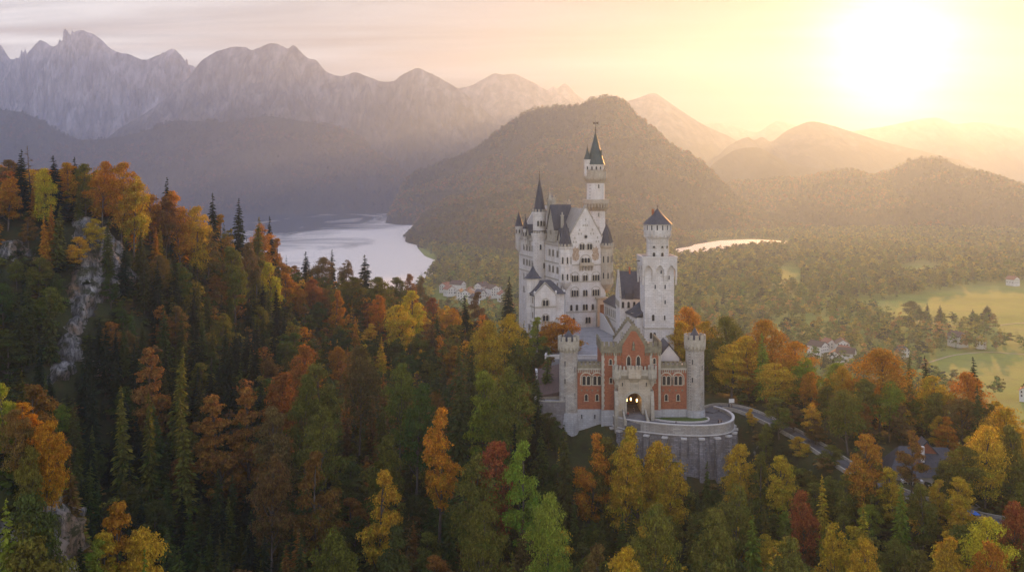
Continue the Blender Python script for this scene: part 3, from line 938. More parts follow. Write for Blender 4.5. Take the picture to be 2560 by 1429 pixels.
# ------------------------------------------------------------------ gatehouse
def build_gatehouse():
    g = thing('gatehouse', 'red brick gatehouse with stepped gable and two round corner towers before the white castle', 'gatehouse', (36.85, 300, -72))
    # side wings
    for sx in (-1, 1):
        x0, x1 = (-16.9, -9.4) if sx < 0 else (8.0, 16.4)
        MB().box(x0, x1, 0, 8, 2.2, 14.2).build('brick_wall', M_BRICK, g)
        MB().frustum((x0, x1, -0.35, 8, -9), (x0, x1, -0.06, 8, 2.2)).build('plinth', M_PLINTH, g)
        c = MB().box(x0 - .0, x1 + .0, -0.30, 8.2, 14.2, 14.75)
        n = 13
        for k in range(n):
            xx = x0 + (x1 - x0) * (k + 0.25) / n
            c.frustum((xx, xx + 0.30, -0.10, 0.0, 13.3), (xx, xx + 0.30, -0.26, 0.0, 14.198))
        c.build('cornice', M_TRIM, g)
        b = MB().box(x0, x1, -0.28, 0.25, 14.752, 15.7).crenel(x0 + .2, x1 - .2, -0.28, 0.25, 15.702, 16.7, 6, 0.62)
        b.build('battlement', M_GABLE, g)
        MB().box(x0, x1, 7.4, 7.9, 14.752, 15.4).build('rear_parapet', M_GABLE, g)
        MB().box(x0 + .02, x1 - .02, 0.26, 7.38, 14.752, 14.95).build('roof', M_SLATEL, g)
        for xx in ((-14.2, -10.9) if sx < 0 else (10.2, 13.8)):
            window(g, xx, -0.02, 9.6, 0.95, 2.7, 2, 0, M_CREAM, 0.4)
            arch = MB(); arch_ring(arch, 0, 1.55, 1.95, 2.0, -0.10, 0.0, 10)
            arch.build('window_arch', M_CREAM, g, loc=(xx, -0.021, 9.6))
            window(g, xx, -0.02, 4.8, 0.8, 1.9, 1, 0, M_CREAM, 0.4)
        for k in range(4):
            xx = x0 + 1.3 + k * (x1 - x0 - 2.6) / 3
            MB().box(xx - .12, xx + .12, -0.06, 0, 7.6, 8.3).box(xx - .3, xx - .12, -0.055, 0, 7.85, 8.1).box(xx + .12, xx + .3, -0.055, 0, 7.85, 8.1).build('wall_anchor', M_GABLE, g)
        if sx < 0:
            for xx in (-15.6, -11.6):
                window(g, xx, -0.22, -0.6, 0.35, 1.3, 1, 0, M_PLINTH, 0.2)
    # middle block
    mbx = MB().box(-9.6, -4.9, -1.2, 14, 2.2, 19.6).box(4.9, 8.3, -1.2, 14, 2.2, 19.6).box(-4.9, 4.9, -1.2, 14, 12.9, 19.6)
    mbx.build('brick_wall', M_BRICK, g)
    MB().frustum((-9.7, -4.9, -1.6, 13, -8), (-9.7, -4.9, -1.26, 13, 2.2)).build('plinth', M_PLINTH, g)
    MB().frustum((4.9, 8.4, -1.6, 13, -4), (4.9, 8.4, -1.26, 13, 2.2)).build('plinth', M_PLINTH, g)
    for x0, x1 in ((-9.66, -8.9), (7.6, 8.36), (-5.7, -5.0), (5.0, 5.7)):
        q = MB()
        for k in range(22):
            z = 2.4 + k * 0.78
            e = 0.18 if k % 2 else 0.0
            q.box(x0 - (e if x0 > -9 and x0 < 0 else 0), x1 + (e if x0 < -9 or x0 == 5.0 else 0), -1.26, -1.2, z, z + 0.76)
        q.build('quoin_strip', M_TRIM, g)
    c = MB().box(-9.9, 8.6, -1.55, 14.3, 19.6, 20.3)
    for k in range(26):
        xx = -9.7 + k * 18.2 / 26
        c.frustum((xx, xx + .32, -1.32, -1.2, 18.7), (xx, xx + .32, -1.5, -1.2, 19.598))
    c.build('cornice', M_GABLE, g)
    MB().box(-9.9, -4.8, -1.5, -1.0, 20.302, 21.6).crenel(-9.9, -4.9, -1.5, -1.0, 21.602, 23.0, 4, 0.62).build('battlement', M_GABLE, g)
    MB().box(4.8, 8.6, -1.5, -1.0, 20.302, 21.6).crenel(4.9, 8.6, -1.5, -1.0, 21.602, 23.0, 3, 0.62).build('battlement', M_GABLE, g)
    MB().box(-9.9, -9.4, -0.998, 14.2, 20.302, 21.6).crenel(-9.9, -9.4, -0.9, 14.2, 21.602, 22.9, 9, 0.6).build('battlement', M_GABLE, g)
    MB().box(8.1, 8.6, -0.998, 14.2, 20.302, 21.6).crenel(8.1, 8.6, -0.9, 14.2, 21.602, 22.9, 9, 0.6).build('battlement', M_GABLE, g)
    MB().box(-9.38, 8.08, -0.98, 14.1, 20.303, 20.42).build('walkway', M_SLATEL, g)

    def stepped(zb, half, apex, steps, drop=0.0):
        pts = [(half, zb)]
        h0 = zb + 1.4
        for k in range(steps):
            x = half - (half - 0.55) * k / (steps - 1)
            z = h0 + (apex - h0) * (k + 1) / steps
            xn = half - (half - 0.55) * (k + 1) / (steps - 1) if k < steps - 1 else -0.55
            pts += [(x, z), (max(xn, 0.55) if k < steps - 1 else 0.55, z)]
        r = []
        for p in pts:
            if not r or r[-1] != p:
                r.append(p)
        return r + [(-x, z) for x, z in reversed(r)]
    MB().prism_y([(x, z) for x, z in stepped(20.302, 4.75, 28.4, 9)], -1.52, -0.7).build('gable', M_GABLE, g)
    MB().prism_y([(x, z) for x, z in stepped(20.43, 4.7, 28.5, 9)], 12.8, 13.5).build('gable', M_GABLE, g)
    MB().prism_y([(3.4, 15.2), (3.4, 21.6), (2.8, 22.8), (1.8, 24.4), (0.7, 26.2), (-0.7, 26.2), (-1.8, 24.4), (-2.8, 22.8), (-3.4, 21.6), (-3.4, 15.2)], -1.60, -1.54).build('gable_panel', M_BRICK, g)
    st = MB().lathe([(0.35, 20.9), (0.32, 21.8), (0.42, 22.2), (0.22, 22.6), (0.24, 22.95), (0.0, 23.1)], 0, -1.8, 8).box(-.45, .45, -2.0, -1.6, 20.4, 20.898)
    st.build('statue', M_GABLE, g)
    MB().gable_roof(-4.4, 4.4, -0.69, 12.79, 21.6, 27.4, 'y', 0.3).build('roof', M_SLATEL, g)
    MB().box(-3.3, -2.5, 4, 5, 22, 25.2).build('chimney', M_TRIM, g)
    MB().box(2.4, 3.3, 8, 9, 22, 25.8).build('chimney', M_TRIM, g)
    for xx in (-1.45, 1.45):
        window(g, xx, -1.60, 15.9, 1.05, 2.6, 1, 0, M_CREAM, 0.5, True)
    for xx, z in ((-6.9, 16.0), (6.4, 16.3), (-6.8, 10.4), (6.3, 10.6)):
        window(g, xx, -1.21, z, 0.75, 1.6, 1, 0, M_CREAM, 0.4)
    # portal of pale stone with the arched way through
    p = MB()
    p.box(-4.85, -2.45, -3.6, -1.21, 0.2, 12.9).box(2.45, 4.85, -3.6, -1.21, 0.2, 12.9)
    arc = [(2.45, 12.9), (-2.45, 12.9), (-2.45, 5.6)] + [(2.45 * math.cos(math.pi - math.pi * k / 14), 5.6 + 2.45 * math.sin(math.pi * k / 14)) for k in range(1, 14)] + [(2.45, 5.6)]
    p.prism_y(arc, -3.6, -1.21)
    p.build('portal', M_CREAM, g)
    a = MB(); arch_ring(a, 0, 2.25, 2.9, 5.6 - 1.6, -0.14, 0.0, 16)
    a.build('portal_arch', M_TRIM, g, loc=(0, -3.6, 1.6))
    t = MB()
    t.box(-2.46, -2.3, -1.2, 9, 1.5, 9).box(2.3, 2.46, -1.2, 9, 1.5, 9).box(-2.46, 2.46, -1.2, 9, 8.2, 8.5)
    t.build('passage_wall', M_CREAM, g)
    MB().box(-2.3, 2.3, 8.6, 8.9, 1.6, 8.2).box(-2.3, -0.15, 8.45, 8.6, 1.6, 6.2).box(0.15, 2.3, 8.45, 8.6, 1.6, 6.2).build('door', M_WOOD, g)
    MB().box(-2.3, 2.3, -4.5, 8.6, 1.2, 1.6).build('passage_floor', M_ASPH, g)
    # balcony over the portal
    bl = MB()
    bl.frustum((-4.9, 4.9, -3.7, -1.22, 12.0), (-5.4, 5.4, -4.6, -1.22, 13.3))
    bl.box(-5.4, 5.4, -4.62, -1.22, 13.302, 13.6)
    bl.box(-5.4, 5.4, -4.62, -4.3, 13.602, 15.0)
    bl.crenel(-4.5, 4.5, -4.62, -4.3, 15.002, 16.1, 9, 0.55)
    bl.box(-5.4, -5.1, -4.29, -1.22, 13.602, 15.0).box(5.1, 5.4, -4.29, -1.22, 13.602, 15.0)
    bl.build('balcony', M_TRIM, g)
    for xx in (-5.35, 5.35):
        t = MB().lathe([(0.15, 10.0), (0.5, 10.6), (0.75, 11.6), (1.25, 12.6), (1.35, 13.0), (1.35, 15.2), (1.1, 15.2), (1.1, 14.4), (0.02, 14.4)], xx, -4.3, 10)
        t.merlons(xx, -4.3, 1.08, 1.36, 15.202, 16.3, 6, 0.6)
        t.corbels(xx, -4.3, 0.95, 1.34, 11.9, 12.98, 8)
        t.build('bartizan', M_TRIM, g)
    o = MB().frustum((-1.2, 1.2, -3.8, -3.61, 11.2), (-1.9, 1.9, -5.1, -3.61, 12.6)).box(-1.9, 1.9, -5.15, -4.63, 12.602, 15.3).crenel(-1.9, 1.9, -5.15, -4.63, 15.302, 16.3, 4, 0.55)
    o.build('oriel', M_CREAM, g)
    rp = MB().box(-1.35, 1.35, -3.72, -3.6, 8.9, 9.15).box(-1.35, 1.35, -3.72, -3.6, 11.0, 11.25).box(-1.35, -1.1, -3.72, -3.6, 9.151, 10.999).box(1.1, 1.35, -3.72, -3.6, 9.151, 10.999)
    rp.prism_y([(0.0, 9.3), (0.6, 9.7), (0.65, 10.6), (-0.65, 10.6), (-0.6, 9.7)], -3.70, -3.6).box(-0.95, -0.75, -3.68, -3.6, 9.4, 10.6).box(0.75, 0.95, -3.68, -3.6, 9.4, 10.6)
    rp.build('relief_panel', M_TRIM, g)
    for xx in (-3.6, 3.6):
        window(g, xx, -3.61, 10.0, 0.3, 1.1, 1, 0, M_CREAM, 0.2)
    for x0, x1 in ((-5.9, -4.87), (4.87, 5.9)):
        bt = MB().prism_x([(-4.7, -4), (-4.7, 4.5), (-4.3, 5.6), (-3.4, 8.4), (-1.25, 8.4), (-1.25, -4)], x0, x1)
        bt.build('buttress', M_TRIM, g)
    for x0, x1 in ((-3.6, -3.1), (3.1, 3.6)):
        MB().prism_x([(-9.6, -0.4), (-9.6, 1.0), (-3.62, 3.0), (-3.62, -0.4)], x0, x1).box(x0 - .1, x1 + .1, -9.9, -9.62, -0.4, 1.5).build('ramp_wall', M_TRIM, g)
    MB().add([(-3.1, -9.6, -0.05), (3.1, -9.6, -0.05), (3.1, -4.52, 1.6), (-3.1, -4.52, 1.6), (-3.1, -9.6, -2), (3.1, -9.6, -2), (3.1, -4.52, -2), (-3.1, -4.52, -2)],
             [(0, 1, 2, 3), (0, 4, 5, 1), (0, 3, 7, 4), (1, 5, 6, 2)]).build('ramp', M_ASPH, g)
    # roofed house behind the right wing
    MB().box(9.0, 15.6, 8.3, 20, 0, 16.4).build('rear_wall', M_PLASTER, g)
    MB().gable_roof(8.9, 15.8, 8.0, 20.3, 16.4, 20.8, 'y', 0.4).build('rear_roof', M_SLATE, g)
    MB().prism_y([(9.0, 16.3), (15.6, 16.3), (12.3, 20.3)], 8.31, 8.6).build('rear_gable', M_PLASTER, g)
    # corner towers
    for cx, cy_, zsh, zt, zap, zfl, zb in ((-19.55, 1.0, 19.9, 24.4, 26.2, 1.3, -12.0), (19.1, 1.0, 20.3, 24.9, 27.0, 2.0, -7.0)):
        w = MB().lathe([(3.55, zb), (3.12, zfl - 2.5), (3.02, zfl), (2.86, zfl + 0.1), (2.80, zsh)], cx, cy_, 32)
        t = w.build('corner_tower', M_GREYST, g, True)
        MB().lathe([(3.62, zb - .1), (3.2, zfl - 2.5), (3.08, zfl - 0.02), (2.9, zfl + .06)], cx, cy_, 32).build('tower_base', M_PLINTH, t, True)
        hd = MB().lathe([(2.82, zsh - 0.1), (2.82, zsh + 0.2), (3.3, zsh + 1.3), (3.3, zt - 1.4), (2.85, zt - 1.4), (2.85, zt - 2.2), (0.02, zt - 2.2)], cx, cy_, 32)
        hd.corbels(cx, cy_, 2.85, 3.28, zsh - 0.5, zsh + 1.25, 18).merlons(cx, cy_, 2.84, 3.31, zt - 1.398, zt, 11, 0.58)
        hd.build('battlement', M_TRIM, t)
        rf = MB().lathe([(2.1, zt - 2.19), (2.05, zt - 1.6), (1.1, zt + 0.4), (0.04, zap)], cx, cy_, 8)
        finial(rf, cx, cy_, zap - .1, 0.9, 0.1)
        rf.build('roof', M_SLATE, t)
        for a, z in ((-115, zsh - 4.2), (-115, zsh - 9.6), (-115, zsh - 15.0), (-52, zsh - 6.0), (-52, zsh - 14), (-75, zsh - 17.5)):
            s_ = slit(t, cx, cy_, 2.80, a, z, 0.36, 1.5, M_GREYST)
    return g


GATE = build_gatehouse()

for k, (px, py, dy) in enumerate(((1567, 999, 2.0), (1592, 1000, 2.0), (1577, 997, 6.5))):
    x = (px - 1280) / F * (297 + dy); z = -(py - 450) / F * (297 + dy)
    lab = ['lit wall lantern on the left side of the gate passage', 'lit wall lantern on the right side of the gate passage', 'lit lantern deep inside the gate passage near the door'][k]
    L = thing('wall_lantern', lab, 'lantern', (x, 297 + dy, z - 0.7), 0, 'lanterns in the gate passage')
    MB().lathe([(0.08, 0.25), (0.16, 0.4), (0.18, 1.0), (0.10, 1.15)], 0, 0, 8).build('lamp_glass', M_LAMP, L)
    fr = MB().lathe([(0.04, 0.0), (0.14, 0.1), (0.25, 0.24), (0.05, 0.25)], 0, 0, 8).lathe([(0.24, 1.16), (0.12, 1.4), (0.03, 1.6)], 0, 0, 8)
    fr.box(-0.03, 0.03, 0.02, (0.5), 0.05, 0.12).build('lantern_frame', M_IRON, L)


# ------------------------------------------------------------------ main palace
def build_palace():
    th = R(17)
    g = thing('palace', 'main white palace block with steep gable, corner turrets and rows of arched windows', 'palace', (21.96, 400, -60), th)
    W_, L_, E, RZ = 17.0, 64.0, 33.8, 48.4
    MB().box(0, W_, 0, L_, -22, E).build('wall', M_WHITE, g)
    MB().prism_y([(0, E), (W_, E), (W_, E + 0.6), (W_ / 2 + 0.4, RZ + 0.1), (W_ / 2 - 0.4, RZ + 0.1), (0, E + 0.6)], 0.0, 0.9).build('front_gable', M_WHITE, g)
    cp = MB()
    for s in (-1, 1):
        a = (W_ / 2 + s * (W_ / 2 + 0.25), E + 0.4); b = (W_ / 2, RZ + 0.7)
        cp.prism_y([a, (a[0], a[1] + 0.75), (b[0], b[1] + 0.75), b] if s < 0 else [a, b, (b[0], b[1] + 0.75), (a[0], a[1] + 0.75)], -0.25, 1.0)
    cp.build('gable_coping', M_TRIM, g)
    MB().prism_y([(0, E), (W_, E), (W_ / 2, RZ)], L_ - 0.9, L_).build('rear_gable', M_WHITE, g)
    MB().gable_roof(0, W_, 1.01, L_ - 0.91, E, RZ, 'y', 0.5, 0.4).build('roof', M_SLATEL, g)
    # cross gable and dormers on the near slope
    def cross(y0, y1, ze, zr, x1, name='cross_gable'):
        ym = (y0 + y1) / 2
        o = MB().prism_x([(y0, ze - 6), (y0, ze), (ym, zr - .5), (y1, ze), (y1, ze - 6)], -0.5, x1 - 1)
        w = o.build(name, M_TRIM, g)
        MB().gable_roof(-0.9, x1, y0, y1, ze, zr, 'x', 0.35, 0.35).build('dormer_roof', M_SLATE, w)
        window(w, -0.52, ym, ze - 3.0, 0.8, 2.0, 2, -math.pi / 2, M_TRIM)
    cross(12.5, 22.0, 40.0, 49.6, 8.5)
    cross(4.2, 8.2, 36.0, 40.2, 3.4, 'dormer')
    cross(37.0, 41.0, 36.0, 40.0, 3.2, 'dormer')
    cross(46.5, 50.5, 36.0, 40.0, 3.2, 'dormer')
    chim = MB()
    for (x, y, zt) in ((2.2, 10.6, 45.0), (2.6, 23.6, 50.5), (14.5, 12, 45.5), (15.2, 9, 43.0), (12.4, 30, 50.0), (3.6, 24.8, 52.0)):
        c = MB().box(x - .5, x + .5, y - .5, y + .5, 35, zt).box(x - .7, x + .7, y - .7, y + .7, zt + .002, zt + .4).lathe([(0.3, zt + .402), (0.34, zt + 1.2), (0.1, zt + 1.7)], x, y, 8)
        c.build('chimney', M_TRIM, g)
    # string courses and cornice
    sc = MB()
    for z in (18.3, 25.1):
        sc.box(-0.22, W_ + .22, -0.24, -0.0, z, z + 0.45).box(-0.24, 0, 0.001, L_, z, z + .45)
    sc.box(-0.35, 0, 2.5, L_, E - 0.9, E - 0.1).box(-0.15, W_ + .15, -0.16, 0, 6.0, 6.3)
    sc.build('string_course', M_TRIM, g)
    # front windows
    def fx(px): return (px - 1415) / 5.75
    def fz(py): return (450 - py) / 6.12 + 60
    for px in (1455, 1474):
        window(g, fx(px), -0.01, fz(624), 0.85, 2.3, 2, 0, M_TRIM)
        a = MB(); arch_ring(a, 0, 1.25, 1.55, 1.35, -0.10, 0, 10); a.build('window_arch', M_TRIM, g, loc=(fx(px), -0.011, fz(624)))
    window(g, fx(1464), -0.01, fz(661), 1.05, 2.6, 3, 0, M_TRIM)
    a = MB(); arch_ring(a, 0, 2.25, 2.6, 1.5, -0.12, 0, 14); a.build('window_arch', M_TRIM, g, loc=(fx(1464), -0.011, fz(661)))
    b = MB().box(fx(1447), fx(1482), -1.5, -0.245, fz(663.5) - .1, fz(663.5) + .2).box(fx(1447), fx(1482), -1.5, -1.25, fz(663.5) + .201, fz(656)).box(fx(1447), fx(1447) + .25, -1.249, -0.245, fz(663.5) + .201, fz(656)).box(fx(1482) - .25, fx(1482), -1.249, -0.245, fz(663.5) + .201, fz(656))
    for k in range(5):
        xx = fx(1448) + k * (fx(1481) - fx(1448) - .5) / 4
        b.frustum((xx, xx + .4, -0.3, -0.02, fz(677)), (xx, xx + .4, -1.4, -0.02, fz(664.5)))
    b.build('balcony', M_CREAM, g)
    for py in (703, 740):
        for px, n in ((1437, 3), (1463, 2), (1490, 3)):
            window(g, fx(px), -0.01, fz(py), 0.78, 2.45, n, 0, M_TRIM)
            if py == 703 or n == 3:
                a = MB(); arch_ring(a, 0, 0.56 * n + .05, 0.56 * n + .3, 2.0, -0.10, 0, 12); a.build('window_arch', M_TRIM, g, loc=(fx(px), -0.011, fz(py)))
    for px, n in ((1428, 1), (1442, 1), (1463, 2), (1482, 1)):
        window(g, fx(px), -0.01, fz(775), 0.9, 2.3, n, 0, M_TRIM)
    for px, n in ((1434, 1), (1470, 2)):
        window(g, fx(px), -0.01, fz(808), 0.9, 2.4, n, 0, M_TRIM)
    ro = MB()
    ro.lathe([(0.85, -0.14), (0.85, 0.0)], 0, 0, 16)
    ro.build('round_window', M_TRIM, g, loc=(fx(1464.5), 0.0, fz(592)), rot=(R(90), 0, 0))
    MB().lathe([(0.55, 0.145), (0.55, 0.16)], 0, 0, 16).build('round_pane', M_GLASS, g, loc=(fx(1464.5), 0.0, fz(592)), rot=(R(90), 0, 0))
    # small blind arches stepping up the gable
    bz = MB()
    for px, py in ((1464.5, 548), (1458, 563), (1463, 563), (1468, 563), (1449, 574), (1481, 574), (1447, 584), (1453, 584), (1477, 584), (1484, 584), (1437, 594), (1494, 594), (1434, 604), (1440, 604), (1491, 604), (1497, 604)):
        bz.prism_y([(fx(px) - .28, fz(py) - .5), (fx(px) + .28, fz(py) - .5), (fx(px) + .28, fz(py) + .2), (fx(px), fz(py) + .5), (fx(px) - .28, fz(py) + .2)], -0.05, 0)
    bz.build('gable_ornaments', M_TRIM, g)
    # two painted patches of ochre leafwork
    for px, sgn in ((1440, 1), (1488.5, -1)):
        pr = [(-1.5, 0), (0.2, -.6), (1.3, .2), (1.6, 1.8), (1.1, 2.7), (1.55, 3.9), (.8, 5.0), (.1, 4.6), (-.4, 5.6), (-1.0, 4.5), (-1.5, 4.9), (-1.3, 3.2), (-1.7, 2.0)]
        pts = [(fx(px) + sgn * x * .95, fz(649) + z) for x, z in pr]
        MB().prism_y(pts if sgn > 0 else pts[::-1], -0.03, 0).build('wall_painting', M_MURAL, g)
    # long side
    for z in (28.0, 21.2, 14.6, 8.6):
        for y in (5.5, 10.0, 15.5, 20.0, 35.5, 39.5, 43.5, 47.5, 51.5, 56.0):
            window(g, -0.01, y, z, 0.85, 2.6, 2 if z > 20 else 1, -math.pi / 2, M_TRIM)
    # corner turrets
    for x, y, r, zc, zb_, zt, za in ((-0.2, 0.2, 2.6, 15.5, 18.2, 33.0, 43.6), (W_ + 0.6, 0.4, 2.5, 14.5, 17.0, 33.0, 41.4), (W_ + 3.2, 5.5, 2.7, 13.0, 16.5, 33.0, 41.8)):
        t = MB().lathe([(0.4, zc), (1.4, zc + 1.0), (r * .92, zb_), (r, zb_ + .3), (r, 25.0), (r * 1.07, 25.1), (r * 1.07, 25.5), (r, 25.6), (r, zt - 1.2), (r * 1.14, zt - .6), (r * 1.14, zt)], x, y, 8, R(22.5))
        t = t.build('corner_turret', M_CREAM if x > 0 else M_WHITE, g)
        bt = MB().lathe([(r * .97, zt + .002), (r * 1.15, zt + .002), (r * 1.15, zt + .3), (r * .97, zt + .3)], x, y, 24).merlons(x, y, r * .98, r * 1.13, zt + .2, zt + 1.1, 12, .55)
        bt.build('battlement', M_TRIM, t)
        rf = MB().lathe([(r * 1.04, zt + .003), (r * 1.0, zt + 1.0), (r * .55, zt + (za - zt) * .6), (0.06, za)], x, y, 8, R(22.5))
        finial(rf, x, y, za - .2, 2.2, 0.16)
        rf.build('roof', M_SLATE, t)
        for a in (-90, -45, -135):
            slit(t, x, y, r * .925, a + 0, 26.2, 0.55, 2.6)
            slit(t, x, y, r * .925, a + 0, 19.6, 0.55, 2.4)
    # little turrets at the far end of the long side
    for x, y, r, zb_, zt, za in ((-0.3, 63.0, 1.7, 28.5, 38.5, 45.6), (0.2, 54.5, 1.15, 31, 37.6, 43.4)):
        t = MB().lathe([(0.2, zb_ - 2.2), (r, zb_), (r, zt - .8), (r * 1.15, zt - .3), (r * 1.15, zt)], x, y, 12).build('corner_turret', M_WHITE, g, True)
        rf = MB().lathe([(r * 1.25, zt + .002), (r * .6, zt + (za - zt) * .5), (0.05, za)], x, y, 12)
        finial(rf, x, y, za - .2, 1.6, 0.12)
        rf.build('roof', M_SLATE, t, True)
        for a in (-150, -100):
            slit(t, x, y, r, a, zt - 3.2, 0.5, 1.6)
    # stair tower on the long side
    x, y, r = -1.6, 29.0, 2.85
    t = MB().lathe([(r + .25, -22), (r + .2, 33.4), (r + .25, 34.5), (r + .9, 36.4), (r + .9, 36.9), (r + .02, 36.9), (r, 44.6), (r + .3, 45.4), (r + .3, 46.2)], x, y, 24).build('stair_tower', M_WHITE, g, True)
    rl = MB()
    for k in range(20):
        a = 2 * math.pi * k / 20
        rl.box(x + (r + .75) * math.cos(a) - .06, x + (r + .75) * math.cos(a) + .06, y + (r + .75) * math.sin(a) - .06, y + (r + .75) * math.sin(a) + .06, 36.9, 38.0)
    rl.lathe([(r + .68, 38.0), (r + .85, 38.0), (r + .85, 38.15), (r + .68, 38.15)], x, y, 24)
    rl.build('railing', M_IRON, t)
    MB().merlons(x, y, r - .05, r + .31, 46.202, 47.4, 12, .55).build('battlement', M_TRIM, t)
    rf = MB().lathe([(r - .1, 46.205), (r - .35, 47.2), (r * .5, 54.0), (0.09, 60.8)], x, y, 12)
    finial(rf, x, y, 60.6, 4.4, 0.24)
    rf.build('roof', M_SLATE, t)
    for a, z in ((-100, 30.0), (-70, 22.0), (-100, 14), (-70, 40.2), (-120, 40.2), (-95, 40.2)):
        slit(t, x, y, r + .2, a, z, 0.7, 2.2)
    p = MB().box(1.0, 2.9, 24.6, 26.5, 30, 50.8).box(.8, 3.1, 24.4, 26.7, 50.802, 51.4).frustum((1.1, 2.8, 24.7, 26.4, 51.402), (1.75, 2.15, 25.35, 25.75, 54.2))
    finial(p, 1.95, 25.55, 54.1, 3.0, 0.22)
    p.build('stair_pinnacle', M_TRIM, g)
    # entrance at the right end of the front
    d = MB().box(13.2, 17.4, -1.3, -0.01, 0, 11.4).box(12.6, 17.8, -1.7, -0.01, 11.402, 12.0)
    d.build('porch', M_CREAM, g)
    MB().box(14.4, 16.4, -1.42, -1.31, 4.6, 9.0).build('door', M_WOOD, g)
    return g


PALACE = build_palace()


# ------------------------------------------------------------------ tall round tower
def build_tall_tower():
    Y0 = 440.0
    g = thing('tall_tower', 'tallest slender white tower with two galleries and green pointed spire behind the palace', 'tower', ((1489 - 1280) / F * Y0, Y0, -70))
    def z(py): return (450 - py) / F * Y0 + 70
    MB().lathe([(5.0, -30), (4.6, 20), (4.45, z(524))], 0, 0, 8, R(22.5)).build('wall', M_WHITE, g)
    MB().lathe([(4.0, z(524)), (4.0, z(440))], 0, 0, 28).build('shaft', M_WHITE, g, True)
    gl = MB().lathe([(4.3, z(528)), (4.7, z(524)), (5.5, z(512)), (6.1, z(508)), (6.1, z(504)), (5.7, z(504)), (5.7, z(507)), (4.02, z(507))], 0, 0, 8, R(22.5))
    gl.corbels(0, 0, 4.7, 5.9, z(527), z(508.5), 26)
    gl.lathe([(5.75, z(503.9)), (6.12, z(503.9)), (6.12, z(498)), (5.75, z(498))], 0, 0, 8, R(22.5))
    gl.build('lower_gallery', M_CREAM, g)
    g2 = MB().lathe([(4.02, z(458)), (4.4, z(454)), (5.0, z(446)), (5.15, z(442)), (5.15, z(427)), (4.8, z(427)), (4.8, z(436)), (3.7, z(436))], 0, 0, 28)
    g2.corbels(0, 0, 4.1, 5.05, z(457), z(443), 22).merlons(0, 0, 4.82, 5.2, z(427) + .002, z(423.5), 20, .5)
    g2.build('upper_gallery', M_CREAM, g)
    MB().lathe([(3.7, z(436) + .1), (3.7, z(413)), (3.9, z(411.5))], 0, 0, 28).build('drum', M_WHITE, g, True)
    rf = MB().lathe([(4.15, z(411.5) + .01), (3.75, z(405)), (3.2, z(395)), (2.3, z(376)), (1.2, z(352)), (0.15, z(329))], 0, 0, 16)
    rf.build('spire', M_COPPER, g)
    fn = MB()
    finial(fn, 0, 0, z(331), 3.4, .3)
    fn.box(-.06, .06, -.06, .06, z(316), z(300)).box(-.9, .9, -.05, .05, z(309.5), z(308)).prism_y([(.25, z(309)), (1.1, z(311)), (1.3, z(304)), (.7, z(306.5)), (.3, z(305))], -.05, .05).prism_y([(-.25, z(309)), (-.3, z(305)), (-.7, z(306.5)), (-1.2, z(304)), (-1.0, z(311))], -.05, .05)
    fn.build('weather_vane', M_IRON, g)
    MB().box(2.0, 2.7, -1.9, -1.2, z(395), z(376)).build('chimney', M_COPPER, g)
    t = MB().lathe([(0.3, z(446)), (1.4, z(440)), (1.5, z(438)), (1.5, z(402)), (1.65, z(399))], -3.75, -1.6, 14).build('side_turret', M_WHITE, g, True)
    r2 = MB().lathe([(1.75, z(399) + .01), (1.3, z(392)), (0.6, z(378)), (0.08, z(366))], -3.75, -1.6, 12)
    finial(r2, -3.75, -1.6, z(367), 1.4, .14)
    r2.build('turret_roof', M_COPPER, t)
    slit(t, -3.75, -1.6, 1.5, -95, z(425), .45, 1.5)
    for a in (-120, -90, -60):
        slit(g, 0, 0, 3.7, a, z(425.5), .6, 1.6)
    for a, py in ((-75, 470), (-75, 540), (-75, 515), (-75, 575)):
        slit(g, 0, 0, 4.02 if py < 500 else 4.25, a, z(py), .5, 1.6)
    return g


build_tall_tower()


